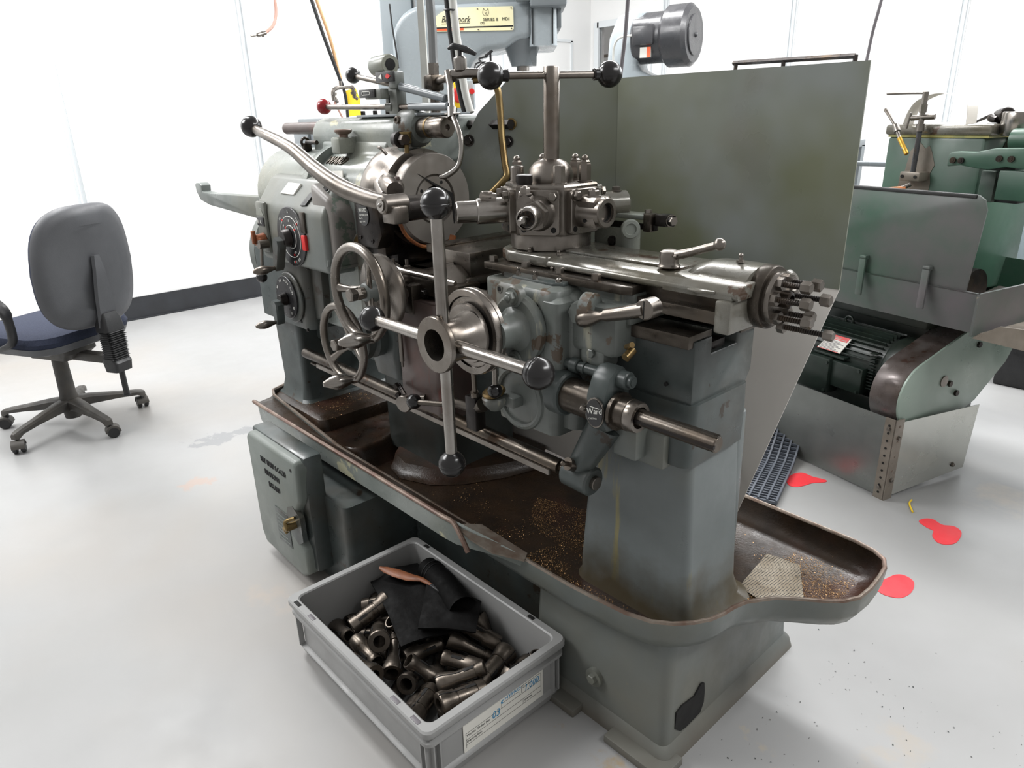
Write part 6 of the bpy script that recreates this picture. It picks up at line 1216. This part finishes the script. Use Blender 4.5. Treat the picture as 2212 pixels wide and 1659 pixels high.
for i in range(9): rq(.04, .88 - (i % 3) * .12, .06 + i * .07, .09 + i * .07, 'cable', 'plate_line')
rq(0, .95, 0, .03, 'inkred', 'plate_edge')
gp(G().ring((-.40, mc.y, mc.z + .125), (0, 1, 0), .016, .005, 24, 8), 'lifting_eye', 'green_dark', mo)
gp(G().cyl((-.10, mc.y, mc.z), (.0, mc.y, mc.z), .02), 'shaft', 'steel', mo)
gp(G().box(-.60, -.12, .16, .34, .20, .28, .008), 'motor_foot', 'green_dark', mo)
# belt guard: a slanted loaf with a pale cover plate
bp = [(.045, .25), (.02, .30), (.02, .36), (.045, .425), (.10, .475), (.52, .655), (.60, .60), (.60, .52), (.54, .42), (.40, .30), (.20, .22), (.10, .215)]
bpz = arc(.13, .36, .125, 250, 110, 12)
bp = [(y, z) for y, z in bpz] + [(.56, .64), (.66, .655), (.67, .60), (.66, .50), (.60, .40), (.45, .28), (.30, .23)]
g = G(); g.prism(bp[::-1], 'X', -.115, -.012, .003); bg = gp(g, 'belt_guard', 'beltred', smooth=40, label='rubbed dark curved belt guard')
g = G(); g.prism([(y, z) for y, z in bp][::-1], 'X', -.012, -.004, .001); gp(g, 'cover_plate', 'beltgreen', bg)
for y, z in ((.40, .50), (.27, .38), (.32, .335)): gp(G().lathe([(.011, 0), (.011, .008)], (-.004, y, z), (1, 0, 0), 6), 'cover_bolt', 'blued', bg)
gp(G().cyl((-.2, .50, .66), (-.11, .50, .66), .075, n=36), 'pulley', 'blued')
# headstock
g = G(); g.box(-.50, -.14, .44, .80, .64, 1.18, .012); hd = gp(g, 'headstock', 'green')
g = G(); g.box(-.51, -.12, .43, .81, 1.185, 1.222, .010); gp(g, 'headstock_lid', 'slide', hd); gp(G().box(-.498, -.13, .438, .80, 1.178, 1.187), 'gasket', 'gasket', hd, smooth=0)
decal([Matrix.Identity(3) @ (MW[GM.name] @ Vector(p)) for p in ((-.435, .4385, .96), (-.31, .4385, .96), (-.305, .4385, 1.02), (-.312, .4385, 1.055), (-.30, .4385, 1.085), (-.318, .4385, 1.13), (-.33, .4385, 1.15), (-.345, .4385, 1.14), (-.37, .4385, 1.165), (-.40, .4385, 1.13), (-.41, .4385, 1.06), (-.425, .4385, 1.03))], 'cabtop', 'worn_patch', hd, t=.0006)
g = G(); g.lathe([(.048, 0), (.048, .035), (.034, .04), (.034, .055), (.028, .058), (.0001, .058)], (-.50, .62, 1.10), (-1, 0, 0), 36); gp(g, 'chuck', 'steel')
gp(G().box(-.545, -.520, .575, .60, 1.135, 1.142), 'chuck_slot', 'hole')
g = G(); g.lathe([(.052, 0), (.055, .004), (.055, .03), (.045, .035), (.045, .02), (.0001, .02)], (-.14, .60, 1.13), (1, 0, 0), 40); gp(g, 'pulley', 'steel')
g = G(); g.prism([(-.165, 1.095), (-.165, 1.135), (-.15, 1.142), (-.08, 1.142), (-.02, 1.155), (.15, 1.16), (.15, 1.09), (.02, 1.10), (-.03, 1.09), (-.06, 1.092), (-.12, 1.10)], 'Y', .29, .33, .004); ar = gp(g, 'support_arm', 'green')
for x, z in ((-.145, 1.115), (-.118, 1.115), (.0, 1.125), (.035, 1.125)): gp(G().cyl((x, .29, z), (x, .283, z), .0095, n=20).cyl((x, .2835, z), (x, .2815, z), .0055, n=6), 'cap_screw', 'blued', ar)
g = G(); g.cyl((-.04, .42, 1.175), (.3, .42, 1.185), .035, n=28); g.box(.0, .3, .3, .44, 1.0, 1.09, .004); gp(g, 'slide_bar', 'green'); gp(G().box(-.09, .02, .40, .5, .98, 1.06, .004).box(-.06, .03, .33, .45, 1.085, 1.10, .003), 'bracket', 'black')
g = G(); g.box(-.10, -.05, .38, .46, .98, 1.08, .005); gp(g, 'lug', 'green_worn')
gp(G().lathe([(.050, 0), (.052, .004), (.056, .045), (.056, .07), (.054, .074)], (-.075, .50, 1.185), (.03, 0, 1), 36).box(-.05, .0, .47, .53, 1.25, 1.275, .003), 'spare_chuck', 'bright')
gp(G().cyl((-.17, .55, 1.245), (-.12, .50, 1.25), .024, n=28, bev=.003).tube([(-.15, .5, 1.235), (-.18, .52, 1.24), (-.20, .56, 1.25), (-.28, .6, 1.225)], [.01, .014, .006, .004], 10), 'clamp_lever', 'blued')
# coolant stand on the green lathe
g = G(); g.cyl((-.352, .40, 1.05), (-.352, .40, 1.20), .009, n=16); csd = gp(g, 'coolant_pipe', 'motor')
g = G(); g.cyl((-.352, .40, 1.20), (-.352, .40, 1.225), .014); g.cyl((-.352, .40, 1.225), (-.352, .40, 1.30), .0095); g.cyl((-.352, .40, 1.262), (-.352, .40, 1.29), .013, n=8); g.cyl((-.385, .39, 1.245), (-.31, .41, 1.248), .009); g.cyl((-.395, .385, 1.21), (-.385, .385, 1.262), .0045); gp(g, 'valve', 'steel', csd)
g = G(); g.tube([(-.352, .40, 1.30), (-.352, .40, 1.322), (-.37, .40, 1.328), (-.50, .40, 1.330)], .006, 10, 3); g.cyl((-.352, .40, 1.30), (-.352, .40, 1.33), .010); gp(g, 'pipe', 'steel', csd)
g = G(); g.tube([(-.50, .40, 1.275), (-.44, .38, 1.225), (-.40, .37, 1.17), (-.375, .36, 1.14)], .006, 10, 3); g.cyl((-.435, .38, 1.222), (-.42, .375, 1.20), .011); gp(g, 'pipe', 'steel', csd); gp(G().cyl((-.405, .37, 1.178), (-.36, .36, 1.125), .008, n=12), 'brass_nozzle', 'gilt', csd)
gp(G().box(-.392, -.315, .385, .44, 1.03, 1.062, .004), 'pipe_clamp', 'cabtop', csd)
for x in (-.38, -.33): gp(G().cyl((x, .386, 1.046), (x, .381, 1.046), .0055, n=12), 'cap_screw', 'hole', csd)
gp(G().tube([(-.352, .385, 1.02), (-.37, .36, 1.005), (-.40, .33, 1.0)] if False else [(-.345, .39, 1.02), (-.36, .38, 1.01), (-.38, .37, 1.0)], .008, 10), 'hose_tail', 'bright', csd)
gp(G().tube([(-.355, .38, 1.005), (-.42, .35, .995), (-.47, .32, .975), (-.51, .29, .94), (-.56, .26, .88)], .009, 12), 'orange_hose', 'hose', csd, label='orange rubber hose')
# bent white strip standing on the lid
g = G(); P_ = catmull([(-.47, .5, 1.222), (-.455, .5, 1.27), (-.425, .5, 1.305), (-.36, .5, 1.325), (-.31, .52, 1.315), (-.27, .54, 1.29), (-.262, .545, 1.222)], 6)
g.loft([[p + Vector((0, -.03, 0)), p + Vector((0, .03, 0)), p + Vector((.0015, .03, -.0015)), p + Vector((.0015, -.03, -.0015))] for p in P_]); bs = g.build('bent_strip', 'bent', None, smooth=40); bs.matrix_world = MW[GM.name]; tag(bs, 'bent white strip arched over the lid of the green lathe', 'strip')
# ---------------------------------------------------------------- sheet screen round the green machine
SC = thing('floor_screen', 'low galvanised sheet screen bolted to a perforated angle on the floor', 'screen', (*GO, 0), -14.7)
def sp_(g, n, m, p=None, **k): return g.build(n, m, p or SC, world=False, **k)
sp_(G().box(-.62, -.01, .006, .009, .008, .298), 'side_sheet', 'galv', label='duller left sheet')
g = G(); g.loft([[Vector(p) for p in ((.0, .02, .01), (.014, .43, .022), (.014, .45, .27), (.0, .02, .29))], [Vector(p) + Vector((.003, 0, 0)) for p in ((.0, .02, .01), (.014, .43, .022), (.014, .45, .27), (.0, .02, .29))]]); sp_(g, 'end_sheet', 'mirror', smooth=0, label='bright reflective end sheet')
g = G(); g.box(-.036, .004, -.002, .004, .0, .302); g.box(.0, .006, -.002, .04, .0, .302); an = sp_(g, 'perforated_angle', 'cabtop', smooth=0)
for i in range(10):
    z = .025 + i * .028; sp_(G().cyl((-.018, .0, z), (-.018, -.0035, z), .0042, n=10), 'hole', 'hole', an, smooth=0)
    if i % 2: sp_(G().cyl((.004, .02, z), (.0075, .02, z), .0042, n=10), 'hole', 'rim', an, smooth=0)
for p, d in (((-.018, -.002, .265), (0, -1, 0)), ((-.018, -.002, .045), (0, -1, 0)), ((.006, .02, .235), (1, 0, 0)), ((.006, .02, .075), (1, 0, 0)), ((.016, .36, .05), (1, 0, 0))): sp_(G().bolt(p, d, .0065, .007), 'bolt', 'steel', an)
# rubber duckboard mat rolled at the back of the tray
MT = thing('rubber_mat', 'blue-black perforated rubber mat with its edge curled on the floor', 'mat', (-1.0, 2.2, 0), 0)
def mz(u): return .022 + .10 * max(0, (u - .55) / .45) ** 1.6
mu = (Vector((-1.19, 2.62, 0)) - Vector((-1.03, 2.10, 0))); mv = Vector((-.32, -.10, 0))
def mpnt(u, v, dz=0): return Vector((-.985, 2.11, 0)) + mu * u * .98 + mv * v + Vector((0, 0, mz(u) + dz))
g = G(); N_ = 20; g.loft([[mpnt(i / N_, v, dz) for v, dz in ((-.01, -.019), (1, -.019), (1, -.0165), (-.01, -.0165))] for i in range(N_ + 1)]); g.build('underside', 'hole', MT, smooth=0)
for k_ in range(12):
    v = k_ / 11; g = G(); P_ = [mpnt(i / 20, v) for i in range(21)]; g.loft([[p + Vector((-.0035, 0, -.018)), p + Vector((.0035, 0, -.018)), p + Vector((.0035, 0, 0)), p + Vector((-.0035, 0, 0))] for p in P_]); g.build('long_bar', 'mat', MT, smooth=0)
for k_ in range(30):
    u = k_ / 29; g = G(); a = mpnt(u, 0, -.004); b_ = mpnt(u, 1, -.004); n_ = mu.normalized() * .0032
    g.loft([[a - n_ + Vector((0, 0, -.01)), a + n_ + Vector((0, 0, -.01)), a + n_, a - n_], [b_ - n_ + Vector((0, 0, -.01)), b_ + n_ + Vector((0, 0, -.01)), b_ + n_, b_ - n_]]); g.build('cross_bar', 'mat', MT, smooth=0)
# red footprint stickers and a scrap of yellow strip
def foot(pts, label):
    P_ = catmull([(x, y, 0) for x, y in pts], 5, True); g = G(); g.loft([[Vector((p.x, p.y, .0)) for p in P_], [Vector((p.x, p.y, .0015)) for p in P_]]); tag(g.build('floor_sticker', 'redfoot', None, smooth=0), label, 'sticker')
def Wf(px, py):
    d = RC.transposed() @ Vector(((px - 1106) / 1536, (py - 829.5) / 1536, 1)); q = d * (-CAMZ / d.z); return (q.x, q.y)
foot([Wf(*p) for p in ((1701, 1035), (1715, 1024), (1735, 1022), (1755, 1030), (1783, 1037), (1782, 1042), (1755, 1044), (1735, 1050), (1718, 1052), (1703, 1048))], 'red shoe-shaped floor sticker beside the rubber mat')
foot([Wf(*p) for p in ((1985, 1127), (1995, 1121), (2015, 1122), (2035, 1134), (2062, 1138), (2077, 1152), (2066, 1172), (2045, 1177), (2025, 1172), (2014, 1158), (2016, 1147), (2002, 1140))], 'whole red sole-shaped floor sticker on open floor')
foot([Wf(*p) for p in ((1890, 1262), (1915, 1250), (1935, 1242), (1955, 1244), (1974, 1258), (1970, 1278), (1950, 1291), (1925, 1290), (1900, 1280))], 'red sole-shaped floor sticker partly under the tail of the lathe tray')
g = G(); g.tube([(*Wf(1969, 1082), .004), (*Wf(1964, 1090), .004), (*Wf(1971, 1108), .004)], .003, 6); tag(g.build('yellow_strip', 'yellow'), 'short yellow offcut on the floor beside the sheet screen', 'offcut')
# blue-grey cabinet at the right edge and the grey machine bed behind
CB = thing('control_cabinet', 'blue-grey control cabinet at the right edge behind the green lathe', 'cabinet', (-.65, 4.6, 0))
g = G(); g.box(-1.12, .2, 4.5, 4.9, .16, .905, .01); g.build('cabinet_body', 'cabinet', CB); g = G(); g.box(-1.10, .2, 4.52, 4.9, .0, .16); g.build('plinth', 'black', CB)
g = G(); g.box(-1.07, -.98, 4.49, 4.503, .17, .88, .003); g.build('door', 'cabinet', CB)
g = G(); g.cyl((-1.065, 4.49, .84), (-1.065, 4.47, .84), .028, n=24, bev=.003); g.build('switch_bezel', 'bright', CB); G().cyl((-1.065, 4.472, .84), (-1.065, 4.465, .84), .018, n=20).build('switch', 'black', CB); G().box(-1.10, -1.03, 4.488, 4.495, .878, .893).build('label_plate', 'dial', CB)
BX = thing('pallet_box', 'pale grey low machine box behind the pan of the green lathe', 'box', (-.3, 4.2, 0)); g = G(); g.box(-.85, .5, 3.9, 4.4, .25, .50, .01); g.build('box_body', 'mill2', BX); g = G(); g.box(-.82, .5, 3.92, 4.4, .0, .25, .01); g.build('plinth', 'black', BX)
g = thing('machine_stand', 'pale stand and grey machine parts visible between the chip guard and green headstock', 'stand', (-1.6, 3.5, 0)); q_ = G(); q_.box(-1.75, -1.5, 3.35, 3.6, 0, 1.02, .01); q_.build('stand_body', 'mill2', g); q_ = G(); q_.box(-1.8, -1.1, 3.5, 3.54, 1.03, 1.05, .004); q_.build('rail', 'mill2', g); q_ = G(); q_.cyl((-1.55, 3.45, 1.02), (-1.55, 3.45, 1.10), .06); q_.build('boss', 'blued', g)
